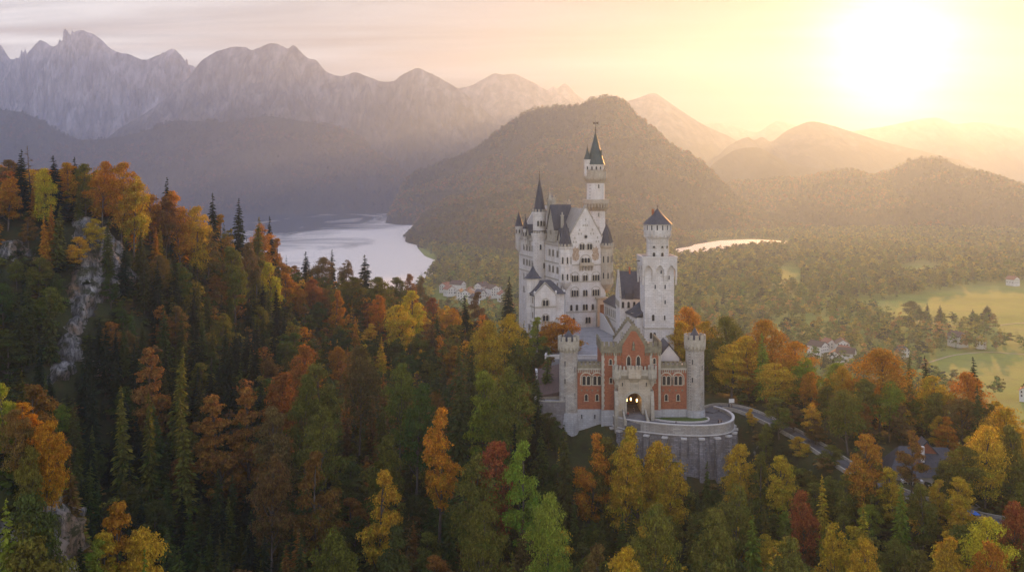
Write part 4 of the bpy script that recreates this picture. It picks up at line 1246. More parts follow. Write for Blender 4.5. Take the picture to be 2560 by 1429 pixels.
# ------------------------------------------------------------------ square tower
def build_square_tower():
    Y0 = 350.0
    g = thing('square_tower', 'stout square white tower with pointed arch corbels carrying a round turret with dark cone roof', 'tower', ((1612 - 1280) / F * Y0, Y0, -70), R(2))
    def z(py): return (450 - py) / F * Y0 + 70
    W_, O = 10.5, 0.95
    MB().box(0, W_, 0, W_, -12, z(690)).build('wall', M_TOWERW, g)
    MB().box(.01, W_ - .01, .01, W_ - .01, z(690) + .001, z(652)).build('upper_wall', M_TOWERW, g)
    zt, za, zs = z(644), z(663), z(688)
    def face(n=3):
        """outer shell with pointed openings from below"""
        x0, x1 = -O, W_ + O
        pts = [(x0, zt), (x0, zs)]
        cw = (x1 - x0) / n
        for k in range(n):
            a, b = x0 + cw * k + .62, x0 + cw * (k + 1) - .62
            m = (a + b) / 2; h = zs + (za - zs) * .5
            pts += [(a, zs), (a, h)]
            for q in (.25, .5, .75): pts.append((a + (m - a) * q, h + (za - h) * (1 - (1 - q) ** 1.6)))
            pts.append((m, za))
            for q in (.75, .5, .25): pts.append((b + (m - b) * q, h + (za - h) * (1 - (1 - q) ** 1.6)))
            pts += [(b, h), (b, zs)]
        pts += [(x1, zs), (x1, zt)]
        return pts, cw
    pts, cw = face()
    for k in range(4):
        s = MB().prism_y(pts, -O, -0.02) if k % 2 == 0 else MB().prism_y([(min(max(x, 0.0), W_), q) for x, q in pts], -O, -0.02)
        # piers run down into the wall
        for j in range(4):
            xm = -O + cw * j
            a, b = max(xm - .62, -O if k % 2 == 0 else 0), min(xm + .62, W_ + O if k % 2 == 0 else W_)
            if b - a < .1: continue
            zb_ = z(712)
            prof = [(-O, zs - .002), (-.02, zs - .002), (-.02, zb_), (-.25, z(704)), (-.6, z(696))]
            s.prism_x(prof, a, b)
        o = s.build('corbel_arcade', M_TOWERW, g)
        c = (W_ / 2, W_ / 2)
        a = k * math.pi / 2
        o.rotation_euler = (0, 0, a)
        o.location = (c[0] - (c[0] * math.cos(a) - c[1] * math.sin(a)), c[1] - (c[0] * math.sin(a) + c[1] * math.cos(a)), 0)
    p = MB()
    for (x0, x1, y0, y1) in ((-O - .15, W_ + O + .15, -O - .15, -O + .45), (-O - .15, W_ + O + .15, W_ + O - .45, W_ + O + .15), (-O - .15, -O + .45, -O + .451, W_ + O - .451), (W_ + O - .45, W_ + O + .15, -O + .451, W_ + O - .451)):
        p.box(x0, x1, y0, y1, zt + .002, zt + .45)
    p.build('parapet', M_COPING, g)
    MB().box(-.02, W_ + .02, -.02, W_ + .02, z(652) + .002, z(652) + .15).build('platform', M_SLATEL, g)
    sp = MB().box(W_ + O, W_ + O + 1.0, 0.2, 0.5, z(656), z(653)).box(-O - .9, -O, 5, 5.3, z(656), z(653))
    sp.build('water_spout', M_IRON, g)
    cx, cy_ = 5.55, 5.4
    def z2(py): return (450 - py) / F * (Y0 + 1.5) + 70
    r = MB().lathe([(4.05, z(652) + .1), (4.0, z2(602)), (4.1, z2(601))], cx, cy_, 28).build('round_turret', M_TOWERW, g, True)
    hd = MB().lathe([(4.02, z2(602)), (4.15, z2(599)), (4.85, z2(588)), (4.95, z2(585.5)), (4.95, z2(561))], cx, cy_, 28)
    hd.corbels(cx, cy_, 4.1, 4.93, z2(600), z2(586), 22)
    hd.build('turret_head', M_TOWERW, r)
    for k in range(16):
        slit(r, cx, cy_, 4.93, -90 + 11 + k * 22.5, z2(575), .5, 1.75, M_TOWERW)
    rf = MB().lathe([(5.5, z2(561) + .01), (4.9, z2(558)), (3.6, z2(549)), (2.3, z2(540)), (1.1, z2(530)), (.12, z2(521))], cx, cy_, 24)
    rf.lathe([(.12, z2(521.5)), (.1, z2(518)), (.32, z2(517)), (.32, z2(515.5)), (.04, z2(514))], cx, cy_, 8)
    rf.build('roof', M_SLATE, r)
    MB().box(cx - 2.1, cx - 1.3, cy_ - .5, cy_ + .3, z2(545), z2(523)).build('chimney', M_BRICK, r)
    for a, py, w, h in ((-118, 620, .8, .7), (-76, 620, .8, .7), (-45, 620, .8, .7), (-118, 642, .9, 1.5), (-76, 642, .9, 1.5)):
        slit(r, cx, cy_, 4.04, a, z2(py), w, h)
    def fx(px): return (px - 1612) / (F / Y0)
    for px, py, w, h, n in ((1638, 722, .5, 1.5, 1), (1663, 722, .5, 1.5, 1), (1663, 760, .5, 1.5, 1), (1673, 699, .45, 1.5, 1), (1653, 684, .5, 1.3, 1), (1633, 802, .95, 2.3, 1), (1662, 800, .55, 1.7, 1), (1632, 846, .95, 2.2, 2)):
        window(g, fx(px), -.01, z(py), w, h, n, 0, M_COPING, .3)
    window(g, -.01, 5, z(800), .6, 1.8, 1, -math.pi / 2, M_COPING, .3)
    MB().box(-.16, W_ + .16, -.16, W_ + .16, z(822), z(819)).build('string_course', M_TRIM, g)
    return g


build_square_tower()


# ------------------------------------------------------------------ bower house at the left of the court
def build_bower():
    Y0 = 372.0
    g = thing('bower_house', 'low white house with dark hipped roof and pediment at the left of the castle court', 'house', ((1337 - 1280) / F * Y0, Y0, -60), R(17))
    def z(py): return (450 - py) / F * Y0 + 60
    E, RZ = z(737), z(704)
    MB().box(0, 8.3, 0, 10.5, -26, E).box(8.301, 12.2, 1.2, 10.5, -20, E - .1).build('wall', M_WHITE, g)
    MB().hip_roof(-0.1, 12.3, .6, 10.6, E + .01, RZ, 4.6, .5).build('roof', M_SLATE, g)
    MB().prism_y([(0, E), (8.3, E), (4.15, z(711))], 0, .6).build('pediment', M_WHITE, g)
    MB().gable_roof(0, 8.3, .601, 6, E, z(709.5), 'y', .35).build('pediment_roof', M_SLATE, g)
    t = MB()
    for s in (-1, 1):
        a = (4.15 + s * 4.5, E - .3); b = (4.15, z(709))
        t.prism_y([a, (a[0], a[1] + .5), (b[0], b[1] + .5), b] if s < 0 else [a, b, (b[0], b[1] + .5), (a[0], a[1] + .5)], -.2, .62)
    t.build('pediment_coping', M_TRIM, g)
    for zz in (z(770), z(808)):
        MB().box(-.2, 8.48, -.2, 0, zz, zz + .5).box(-.2, 0, -.001, 10.5, zz + .001, zz + .499).build('string_course', M_TRIM, g)
    pn = MB()
    for x in (-.1, 8.4, 12.2):
        pn.lathe([(.3, E - .2), (.34, E + .5), (.5, E + .9), (.3, E + 1.3), (.05, E + 1.5)], x, -.1 if x < 9 else 1.1, 8)
    pn.build('pinnacle', M_COPING, g)
    for zz in (z(765), z(803), z(842)):
        window(g, 4.3, -.01, zz, .95, 2.1, 2, 0, M_TRIM)
        a = MB(); arch_ring(a, 0, 1.35, 1.65, 1.2, -.1, 0, 10); a.build('window_arch', M_TRIM, g, loc=(4.3, -.011, zz))
    for zz in (z(758), z(795), z(830)):
        window(g, -.01, 6.2, zz, .8, 2.0, 2, -math.pi / 2, M_TRIM)
        window(g, -.01, 2.4, zz, .7, 2.0, 1, -math.pi / 2, M_TRIM)
    MB().lathe([(.09, -20), (.09, E)], -.15, .15, 6).build('drainpipe', M_IRON, g)
    o = MB().lathe([(2.9, 5), (2.9, z(701)), (3.05, z(700))], 1.6, 7.2, 8, R(22.5)).build('octagon_turret', M_WHITE, g)
    rf = MB().lathe([(3.5, z(700) + .01), (2.5, z(694)), (1.2, z(682)), (.08, z(667))], 1.6, 7.2, 8, R(22.5))
    finial(rf, 1.6, 7.2, z(668), 1.8, .15)
    rf.build('turret_roof', M_SLATE, o)
    return g


build_bower()


# ------------------------------------------------------------------ gallery wing and knights' house at the right of the court
def build_gallery():
    ang = math.atan2(-48.0, 7.6)
    g = thing('gallery_wing', 'long low white wing with a row of small arched windows right of the court', 'wing', (37.4, 400, -62), ang)
    L_ = 47.5
    # local x runs towards the viewer, local y to the right of the court is negative here: the open side faces +... keep the wall at y = 0 and body behind
    MB().box(0, L_, 0.0, 8, -12, 13.0).build('wall', M_WHITE, g)
    MB().prism_x([(-.5, 12.9), (4, 15.4), (8.5, 12.9), (8.5, 12.6), (-.5, 12.6)], 0, L_).build('roof', M_SLATE, g)
    MB().box(0, L_, -.2, 0, 7.0, 7.4).box(0, L_, -.25, 0, 12.2, 12.6).build('string_course', M_TRIM, g)
    for k in range(15):
        window(g, 3.5 + k * 2.85, -.01, 8.4, .85, 2.7, 1, 0, M_TRIM, .35)
    for k in range(9):
        window(g, 9.5 + k * 4.0, -.01, 3.4, .6, 1.5, 1, 0, M_TRIM, .25)
    return g


gw = build_gallery()


def build_knights():
    g = thing('knights_house', 'white gabled house with steep dark roof between the palace and the square tower', 'house', (40.2, 367, -62))
    MB().box(0, 11, 0, 15, 0, 18.6).build('wall', M_WHITE, g)
    MB().prism_x([(0, 18.6), (15, 18.6), (7.5, 27.0)], 0, .6).build('gable', M_WHITE, g)
    MB().gable_roof(.601, 11.3, 0, 15, 18.6, 27.4, 'x', .5).build('roof', M_SLATE, g)
    cp = MB()
    for s in (-1, 1):
        a = (7.5 + s * 7.9, 18.2); b = (7.5, 27.4)
        cp.prism_x([a, (a[0], a[1] + .6), (b[0], b[1] + .6), b], -.15, .62)
    cp.build('gable_coping', M_TRIM, g)
    dr = MB().prism_x([(-.4, 17.6), (-.4, 19.8), (1.4, 22.2), (3.2, 19.8), (3.2, 17.6)], 2, 5)
    dr.build('dormer', M_SLATE, g)
    for k in range(5):
        window(g, 1.2 + k * 2.1, -.01, 14.4, .8, 2.2, 1, 0, M_TRIM)
        window(g, -.01, 1.8 + k * 2.8, 14.4, .8, 2.2, 1, -math.pi / 2, M_TRIM)
    t = MB().lathe([(3.0, 0), (3.0, 13.2), (3.2, 13.6)], 6.5, -6, 16).build('apse', M_WHITE, g, True)
    MB().lathe([(3.5, 13.61), (2.2, 15.6), (.1, 17.4)], 6.5, -6, 16).build('apse_roof', M_SLATE, t)
    MB().box(4.2, 4.8, 6.6, 7.4, 24, 29).build('chimney', M_BRICK, g)
    return g


build_knights()

# ------------------------------------------------------------------ court, terraces, bastion, drive
def structure(name, mb, mat):
    o = mb.build(name, mat)
    o['kind'] = 'structure'
    return o


structure('courtyard', MB().prism([(11, 330), (36.5, 329), (46, 343), (46.5, 352), (40, 396), (38, 403), (24, 399), (21, 396), (20, 372), (13, 352)], -68, -59.9), M_PAVE)
structure('lower_court', MB().prism([(18, 309), (53, 309), (53, 328.7), (18, 328.7)], -72, -66.5), M_PAVE)
tw = thing('court_parapet', 'low pale wall along the front and left edge of the upper court', 'wall', (11, 330, -60))
MB().prism([(0, 0), (25.5, -1), (25.5, -.5), (.5, .5), (2.5, 22), (9, 42), (8.5, 42.2), (2, 22.2)], .1, 1.2).build('wall', M_WHITE, tw)
MB().prism([(-.1, -.1), (25.6, -1.1), (25.6, -.4), (.6, .6), (2.6, 22), (9.1, 42), (8.4, 42.3), (1.9, 22.3)], 1.202, 1.4).build('coping', M_COPING, tw)

stp = thing('stone_stairs', 'sandstone stairs going down from the palace door into the court', 'stairs', (36.4, 394.5, -60), math.atan2(-15.5, 3.2))
sm = MB()
NS = 16
for k in range(NS):
    x0 = 1.2 + k * .9
    sm.box(x0, x0 + .902, 0, 3.6, -.2, 5.4 - 5.4 * (k + 0.5) / NS)
sm.box(-2.5, 1.199, -.2, 3.8, -.2, 5.5)
sm.build('steps', M_STEP, stp)
MB().prism_y([(-2.5, -.2), (16, -.2), (16, 1.1), (1.2, 6.6), (-2.5, 6.6)], -.5, -.201).prism_y([(-.2, -.2), (16, -.2), (16, 1.1), (1.2, 6.6), (-.2, 6.6)], 3.801, 4.1).build('balustrade', M_COPING, stp)

# brown roofed outbuilding and terrace left of the gatehouse
ob = thing('outbuilding', 'small outbuilding with brown lean-to roof beside the left round gate tower', 'outbuilding', (8.0, 305.5, -68))
MB().box(0, 7.4, 0, 15, -6, 1.0).build('wall', M_CREAM, ob)
MB().add([(-.4, -.5, 1.0), (7.8, -.5, 2.6), (7.8, 15.4, 8.2), (-.4, 15.4, 6.2), (-.4, -.5, .7), (7.8, -.5, 1.3), (7.8, 15.4, 1.3), (-.4, 15.4, .7)], [(0, 1, 2, 3), (4, 7, 6, 5), (0, 4, 5, 1), (1, 5, 6, 2), (2, 6, 7, 3), (3, 7, 4, 0)]).build('roof', M_BROWNROOF, ob)
MB().prism([(-.45, -.6), (-.1, -.6), (.1, 7), (.3, 15.5), (-.45, 15.5), (-.3, 7)], 6.3, 6.6).build('ridge_cap', M_COPING, ob)
window(ob, 4, -.01, -1.6, .7, 1.2, 1)
tr = catmull(np.array([(7.6, 306), (7.4, 302), (8.8, 299.6), (11.5, 298.6), (16.2, 298.8)]), 6)
tr2 = [(p[0], p[1]) for p in tr]
structure('side_terrace', MB().prism(tr2[::1] + [(16.0, 305.4), (8.0, 305.4)], -82, -68.0), M_PAVE)


def wall_strip(mb, path, off0, off1, z0, z1, batter=0.0):
    """upright band along a plan path; offsets to the right-hand side of the path direction"""
    P = np.array(path, float)
    T = np.gradient(P[:, :2], axis=0)
    T /= np.linalg.norm(T, axis=1, keepdims=True)
    N = np.stack([T[:, 1], -T[:, 0]], -1)
    n = len(P)
    zz0 = z0 if np.ndim(z0) else np.full(n, z0); zz1 = z1 if np.ndim(z1) else np.full(n, z1)
    v = []
    for i in range(n):
        a, b = P[i, :2] + N[i] * off0, P[i, :2] + N[i] * off1
        bb = b + N[i] * batter
        v += [(a[0], a[1], zz0[i]), (bb[0], bb[1], zz0[i]), (b[0], b[1], zz1[i]), (a[0], a[1], zz1[i])]
    f = []
    for i in range(n - 1):
        k = 4 * i
        for j in range(4):
            f.append((k + j, k + (j + 1) % 4, k + 4 + (j + 1) % 4, k + 4 + j))
    f += [(0, 3, 2, 1), (4 * n - 4, 4 * n - 3, 4 * n - 2, 4 * n - 1)]
    mb.add(v, f)
    return mb


tw2 = thing('terrace_parapet', 'curved low wall round the small terrace left of the gatehouse', 'wall', (0, 0, 0))
wall_strip(MB(), tr, -.01, .45, -84, -67.2).build('wall', M_RETAIN, tw2)
wall_strip(MB(), tr, -.08, .55, -67.198, -66.95).build('coping', M_TRIM, tw2)

BAST = catmull(np.array([(31.2, 302.5), (31.4, 297.5), (34.6, 293.2), (40, 290), (47, 287.2), (54, 286.3), (60.2, 287.4), (64.4, 291), (66.4, 296.5), (66.6, 302), (65.2, 307), (63.4, 309.8)]), 7)
bp = [(p[0], p[1]) for p in BAST]
structure('forecourt', MB().prism(bp + [(61.5, 311.5), (60.0, 306.0), (57, 302), (31.2, 302.4)], -78, -72.2), M_ASPH)
bw = thing('bastion_wall', 'tall curved retaining wall with buttress strips under the forecourt of the gatehouse', 'wall', (0, 0, 0))
wall_strip(MB(), BAST, -.3, .30, -95, -74.0, 1.1).build('wall', M_RETAIN, bw)
wall_strip(MB(), BAST, -.01, .55, -73.998, -71.35).build('upper_wall', M_GREYST, bw)
wall_strip(MB(), BAST, -.1, .7, -71.348, -71.1).build('coping', M_COPING, bw)
wall_strip(MB(), BAST, .0, .85, -74.3, -73.999).build('string_course', M_COPING, bw)
Tb = np.gradient(BAST[:, :2], axis=0); Tb /= np.linalg.norm(Tb, axis=1, keepdims=True); Nb = np.stack([Tb[:, 1], -Tb[:, 0]], -1)
for i in range(6, len(BAST) - 12, 5):
    p, tt, nn = BAST[i, :2], Tb[i], Nb[i]
    w = 0.75
    bb = MB(); v = []
    for (o0, o1, zz) in ((.2, 2.6, -95), (.2, 1.55, -75.2)):
        for s, o_ in ((-w, o0), (w, o0), (w, o1), (-w, o1)):
            q = p + tt * s + nn * o_
            v.append((q[0], q[1], zz))
    bb.add(v, [(0, 3, 2, 1), (4, 5, 6, 7), (0, 1, 5, 4), (1, 2, 6, 5), (2, 3, 7, 6), (3, 0, 4, 7)])
    o = bb.build('buttress', M_RETAIN, bw)
    cpv = MB(); v = []
    for zz in (-75.198, -74.75):
        for s, o_ in ((-w - .1, .25), (w + .1, .25), (w + .1, 1.75), (-w - .1, 1.75)):
            q = p + tt * s + nn * o_
            v.append((q[0], q[1], zz))
    cpv.add(v, [(0, 3, 2, 1), (4, 5, 6, 7), (0, 1, 5, 4), (1, 2, 6, 5), (2, 3, 7, 6), (3, 0, 4, 7)])
    cpv.build('buttress_cap', M_COPING, o)

lawn = [(42.6, 298.9), (43.0, 296.6), (45.5, 294.6), (49.5, 293.2), (53.5, 292.8), (57, 293.6), (58.8, 295.3), (59.2, 297.2), (58.8, 298.6), (55, 299.4), (52.9, 299.4)]
structure('lawn', MB().prism(lawn, -72.5, -72.05), M_LAWN)
lp = catmull(np.array(lawn[1:9]), 5)
lk = thing('lawn_kerb', 'pale low kerb wall curving round the lawn before the gatehouse', 'kerb', (0, 0, 0))
wall_strip(MB(), lp, .0, .4, -72.6, -71.75).build('kerb', M_COPING, lk)

structure('drive', (lambda mb: wall_strip(mb, ROADC, -2.4, 2.4, ROADC[:, 2] - 1.2, ROADC[:, 2]))(MB()), M_ASPH)
for s, lab in ((1, 'low pale wall on the valley side of the curving drive'), (-1, 'low pale wall on the hill side of the curving drive')):
    rp = thing('drive_parapet', lab, 'wall', (0, 0, 0), 0, 'low walls along the drive')
    RP = ROADC[6:] if s > 0 else ROADC[2:]
    a, b = (2.41, 2.8) if s > 0 else (-2.8, -2.41)
    wall_strip(MB(), RP, a, b, RP[:, 2] - 3.5, RP[:, 2] + .6).build('wall', M_GREYST, rp)
    wall_strip(MB(), RP, a - .05, b + .05, RP[:, 2] + .602, RP[:, 2] + .72).build('coping', M_TRIM, rp)

# ------------------------------------------------------------------ trees
def mat_leaf(name, from_object, sat=1.0, gap=True):
    """leaves: own colour of each tree, leaf by leaf variation, some light through them"""
    m, t = new_mat(name)
    if from_object:
        oi = t.n('ShaderNodeObjectInfo'); base = oi.outputs['Color']; rnd = oi.outputs['Random']
    else:
        at_ = t.n('ShaderNodeAttribute'); at_.attribute_name = 'tint'; base = at_.outputs['Color']; rnd = None
    g = t.n('ShaderNodeNewGeometry')
    tc = t.n('ShaderNodeTexCoord')
    nz = t.noise(g.outputs['Position'], 0.42, 3, 0.6)
    nz2 = t.noise(g.outputs['Position'], 1.3, 2, 0.5)
    # turning starts in the top of a crown: lower leaves stay greener
    if from_object:
        sp = t.n('ShaderNodeSeparateXYZ'); t.l(tc.outputs['Generated'], sp.inputs[0])
        hgt = sp.outputs[2]
        f = t.math('ADD', t.math('MULTIPLY', t.math('SUBTRACT', 0.60, hgt), 0.7), t.math('MULTIPLY', t.math('SUBTRACT', nz.outputs['Fac'], 0.5), 3.4), clamp=True)
        grn = t.mix(1.0, base, (0.42, 0.86, 0.75), 'MULTIPLY')
        base = t.mix(f, base, grn)
    var = t.math('MULTIPLY_ADD', g.outputs['Random Per Island'], 0.75, 0.62)
    var = t.math('MULTIPLY', var, t.math('MULTIPLY_ADD', nz2.outputs['Fac'], 1.2, 0.40))
    sc = t.n('ShaderNodeVectorMath', operation='SCALE')
    t.l(base, sc.inputs[0]); t.l(var, sc.inputs['Scale'])
    hs = t.n('ShaderNodeHueSaturation')
    t.l(sc.outputs[0], hs.inputs['Color'])
    t.l(t.math('MULTIPLY_ADD', nz2.outputs['Fac'], 0.08, 0.462), hs.inputs['Hue'])
    d = t.n('ShaderNodeBsdfDiffuse'); t.l(hs.outputs[0], d.inputs[0])
    tr = t.n('ShaderNodeBsdfTranslucent'); t.l(hs.outputs[0], tr.inputs[0])
    mx = t.n('ShaderNodeMixShader'); mx.inputs[0].default_value = 0.48
    t.l(d.outputs[0], mx.inputs[1]); t.l(tr.outputs[0], mx.inputs[2])
    o = t.n('ShaderNodeOutputMaterial'); t.l(mx.outputs[0], o.inputs[0])
    return m


def mat_bark():
    m, t = new_mat('bark')
    g = t.n('ShaderNodeNewGeometry')
    n = t.noise(t.mapping(g.outputs['Position'], (1, 1, 0.2)), 2.5, 5, 0.65)
    finish(t, t.ramp(n.outputs['Fac'], [(0.3, (0.045, 0.035, 0.028)), (0.7, (0.17, 0.145, 0.12))]), 0.95, n.outputs['Fac'], 0.05, 0.1)
    return m


M_LEAF = mat_leaf('leaves', True)
M_NEEDLE = mat_leaf('needles', True)
M_FAR = mat_leaf('far_foliage', False)
M_BARK = mat_bark()


def quads_from(C, A, Bv):
    """leaf-like six-point faces cut down to diamonds: centre C, half axes A and B"""
    n = len(C)
    V = np.stack([C - A, C - 0.15 * A + Bv, C + A, C - 0.15 * A - Bv], 1).reshape(-1, 3)
    return V


def tube(V, Fc, p0, p1, r0, r1, k=5):
    p0, p1 = np.array(p0, float), np.array(p1, float)
    ax = p1 - p0
    L = np.linalg.norm(ax)
    if L < 1e-6:
        return
    ax /= L
    u = np.cross(ax, [0.3, 0.9, 0.2]); u /= np.linalg.norm(u)
    w = np.cross(ax, u)
    b = sum(len(v) for v in V)
    a = np.linspace(0, 2 * np.pi, k, endpoint=False)
    ring = np.cos(a)[:, None] * u + np.sin(a)[:, None] * w
    V.append(np.vstack([p0 + ring * r0, p1 + ring * r1]))
    for i in range(k):
        j = (i + 1) % k
        Fc.append((b + i, b + j, b + k + j, b + k + i))


def rand_dirs(rng, n):
    v = rng.normal(size=(n, 3))
    return v / np.linalg.norm(v, axis=1, keepdims=True)


def broadleaf(seed, nq, qs, rmax=0.27, z0=0.22, peak=0.5, clumps=34, lean=0.0, ragged=0.25):
    """crown of leaf clumps on limbs, one unit high; returns leaf quads, wood verts/faces"""
    rng = np.random.default_rng(seed)
    t_ = rng.uniform(0, 1, clumps) ** 0.85
    t_[0] = 0.97; t_[1] = 0.9
    ang = rng.uniform(0, 2 * np.pi, clumps)
    env = np.where(t_ < peak, np.sin(np.pi / 2 * (0.35 + 0.65 * t_ / peak)), np.cos(np.pi / 2 * ((t_ - peak) / (1.04 - peak)) ** 1.25))
    side = 1 + 0.25 * np.cos(ang * 2 + seed) * ragged * 2 + 0.22 * np.sin(ang * 3 + t_ * 9 + seed)
    rr = rmax * env * side * rng.uniform(0.45, 0.86, clumps)
    cr = rmax * rng.uniform(0.20, 0.44, clumps) * (0.62 + 0.5 * env)
    c = np.stack([rr * np.cos(ang) + lean * t_, rr * np.sin(ang), z0 + (1 - z0) * t_ * 0.94], -1)
    w = cr ** 2
    idx = rng.choice(clumps, nq, p=w / w.sum())
    d = rand_dirs(rng, nq)
    d[:, 2] = np.where(rng.random(nq) < 0.62, np.abs(d[:, 2]), d[:, 2])
    lobe = 1 + 0.35 * np.sin(d[:, 0] * 5 + idx) * np.sin(d[:, 1] * 5 + idx * 2)
    rad = cr[idx] * lobe * (rng.uniform(0.25, 1.0, nq) ** 0.4)
    P = c[idx] + d * rad[:, None] * np.array([1.12, 1.12, 0.58])
    n = d + 0.75 * rand_dirs(rng, nq) + np.array([0, 0, 0.45])
    n /= np.linalg.norm(n, axis=1, keepdims=True)
    a = np.cross(n, rand_dirs(rng, nq)); a /= np.linalg.norm(a, axis=1, keepdims=True)
    b = np.cross(n, a)
    s = qs * rng.uniform(0.55, 1.35, nq)
    L = quads_from(P, a * s[:, None], b * (s * rng.uniform(0.45, 0.8, nq))[:, None])
    V, Fc = [], []
    top = 0.80
    pts = [np.array([lean * h * 0.8 + 0.008 * np.sin(h * 9 + seed), 0.008 * np.cos(h * 7 + seed), h]) for h in np.linspace(-0.06, top, 6)]
    rad_ = np.linspace(0.019, 0.005, 6)
    for i in range(5):
        tube(V, Fc, pts[i], pts[i + 1], rad_[i], rad_[i + 1], 6)
    for k in rng.permutation(clumps)[:min(18, clumps)]:
        h = max(0.16, c[k, 2] - 0.12 - 0.5 * np.hypot(*c[k, :2]))
        h = min(h, top - 0.02)
        st = np.array([lean * h * 0.8, 0, h])
        mid = st * 0.5 + c[k] * 0.5 + np.array([0, 0, -0.02])
        tube(V, Fc, st, mid, 0.0065, 0.0045, 4); tube(V, Fc, mid, c[k], 0.0045, 0.002, 4)
    return L, np.vstack(V), np.array(Fc)


def conifer(seed, tiers=34, per=10, sprays=9, r=0.195, qs=1.0, z0=0.10, sparse=0.0, power=0.85):
    rng = np.random.default_rng(seed)
    C, A, Bv = [], [], []
    for k in range(tiers):
        t_ = k / (tiers - 1)
        z = z0 + (0.985 - z0) * t_
        R_ = r * (1 - t_) ** power * rng.uniform(0.82, 1.12) + 0.010
        for j in range(per if t_ < 0.85 else max(4, per - 4)):
            if rng.random() < sparse:
                continue
            an = 2 * np.pi * (j / per) + rng.uniform(-0.4, 0.4) + k * 1.7
            ln = R_ * rng.uniform(0.62, 1.15)
            droop = rng.uniform(0.20, 0.50) * (1 - 0.7 * t_)
            zj = rng.uniform(-0.6, 0.6) * (0.885 / tiers)
            u = np.array([np.cos(an), np.sin(an), 0])
            w = np.array([-np.sin(an), np.cos(an), 0])
            m = max(2, int(sprays * (0.35 + 0.65 * (1 - t_))))
            for q in range(m):
                s = (q + 0.7) / m
                p = u * ln * s + np.array([0, 0, z + zj - droop * ln * s + 0.10 * ln * s * s])
                side = rng.uniform(-1, 1) * 0.22 * ln * (1.15 - 0.7 * s)
                p = p + w * side
                dirv = u + w * side / (ln + 1e-6) * 2.2 + np.array([0, 0, -droop * 0.7 - rng.uniform(0, 0.35)])
                dirv /= np.linalg.norm(dirv)
                bb = np.cross(dirv, rand_dirs(rng, 1)[0] * 0.7 + np.array([0, 0, 1.0])); bb /= np.linalg.norm(bb)
                sz = (0.012 + 0.22 * ln / max(m / 5, 1)) * rng.uniform(0.7, 1.3) * qs
                C.append(p); A.append(dirv * sz); Bv.append(bb * sz * rng.uniform(0.28, 0.5))
    # leader
    for q in range(6):
        C.append(np.array([0, 0, 0.955 + 0.008 * q])); A.append(np.array([rng.normal() * 0.004, rng.normal() * 0.004, 0.016])); Bv.append(np.array([0.004, 0.002, 0]))
    L = quads_from(np.array(C), np.array(A), np.array(Bv))
    V, Fc = [], []
    hs = np.linspace(-0.06, 0.98, 6); rd = np.linspace(0.0125, 0.0015, 6)
    for i in range(5):
        tube(V, Fc, (0, 0, hs[i]), (0, 0, hs[i + 1]), rd[i], rd[i + 1], 6)
    return L, np.vstack(V), np.array(Fc)


def leaf_mesh(name, L, mat):
    n = len(L) // 4
    return raw_mesh(name, L, np.arange(4 * n), np.full(n, 4), [mat])


def wood_mesh(name, V, Fc):
    return raw_mesh(name, V, Fc.ravel(), np.full(len(Fc), 4), [M_BARK], True)


BROAD, SPRUCE = [], []
for k, kw in enumerate([dict(rmax=.30, peak=.42, clumps=58), dict(rmax=.25, peak=.5, clumps=46, lean=.03), dict(rmax=.34, peak=.48, z0=.26, clumps=66), dict(rmax=.22, peak=.35, clumps=46),
                        dict(rmax=.28, peak=.6, z0=.28, clumps=40, lean=-.05, ragged=.4), dict(rmax=.26, peak=.4, z0=.16, clumps=60), dict(rmax=.18, peak=.22, z0=.10, clumps=54)]):
    L, V, Fc = broadleaf(100 + k, 13000, 0.0108, **kw)
    BROAD.append((leaf_mesh('broadleaf_crown', L, M_LEAF), wood_mesh('broadleaf_trunk', V, Fc)))
for k, kw in enumerate([dict(), dict(r=.155, tiers=38), dict(r=.225, tiers=32, sprays=10, power=.8), dict(r=.17, sparse=.2), dict(r=.10, sparse=.62, tiers=24, sprays=4)]):
    L, V, Fc = conifer(200 + k, **kw)
    SPRUCE.append((leaf_mesh('spruce_crown', L, M_NEEDLE), wood_mesh('spruce_trunk', V, Fc)))

# colours of foliage (own colour of the leaves)
PAL = {
    'orange': (0.50, 0.225, 0.026), 'rust': (0.28, 0.135, 0.034), 'gold': (0.54, 0.345, 0.034), 'yellow': (0.58, 0.46, 0.035), 'lime': (0.25, 0.29, 0.036),
    'olive': (0.180, 0.168, 0.032), 'green': (0.088, 0.118, 0.027), 'brown': (0.195, 0.125, 0.040), 'red': (0.32, 0.105, 0.034), 'dark': (0.028, 0.043, 0.019), 'moss': (0.095, 0.102, 0.027), 'bare': (0.14, 0.11, 0.07),
}
CNAME = {'orange': 'orange', 'rust': 'rust brown', 'gold': 'golden', 'yellow': 'bright yellow', 'lime': 'yellow green', 'olive': 'olive', 'green': 'mid green', 'brown': 'brown', 'red': 'red', 'dark': 'dark green', 'moss': 'dull green', 'bare': 'half bare grey'}

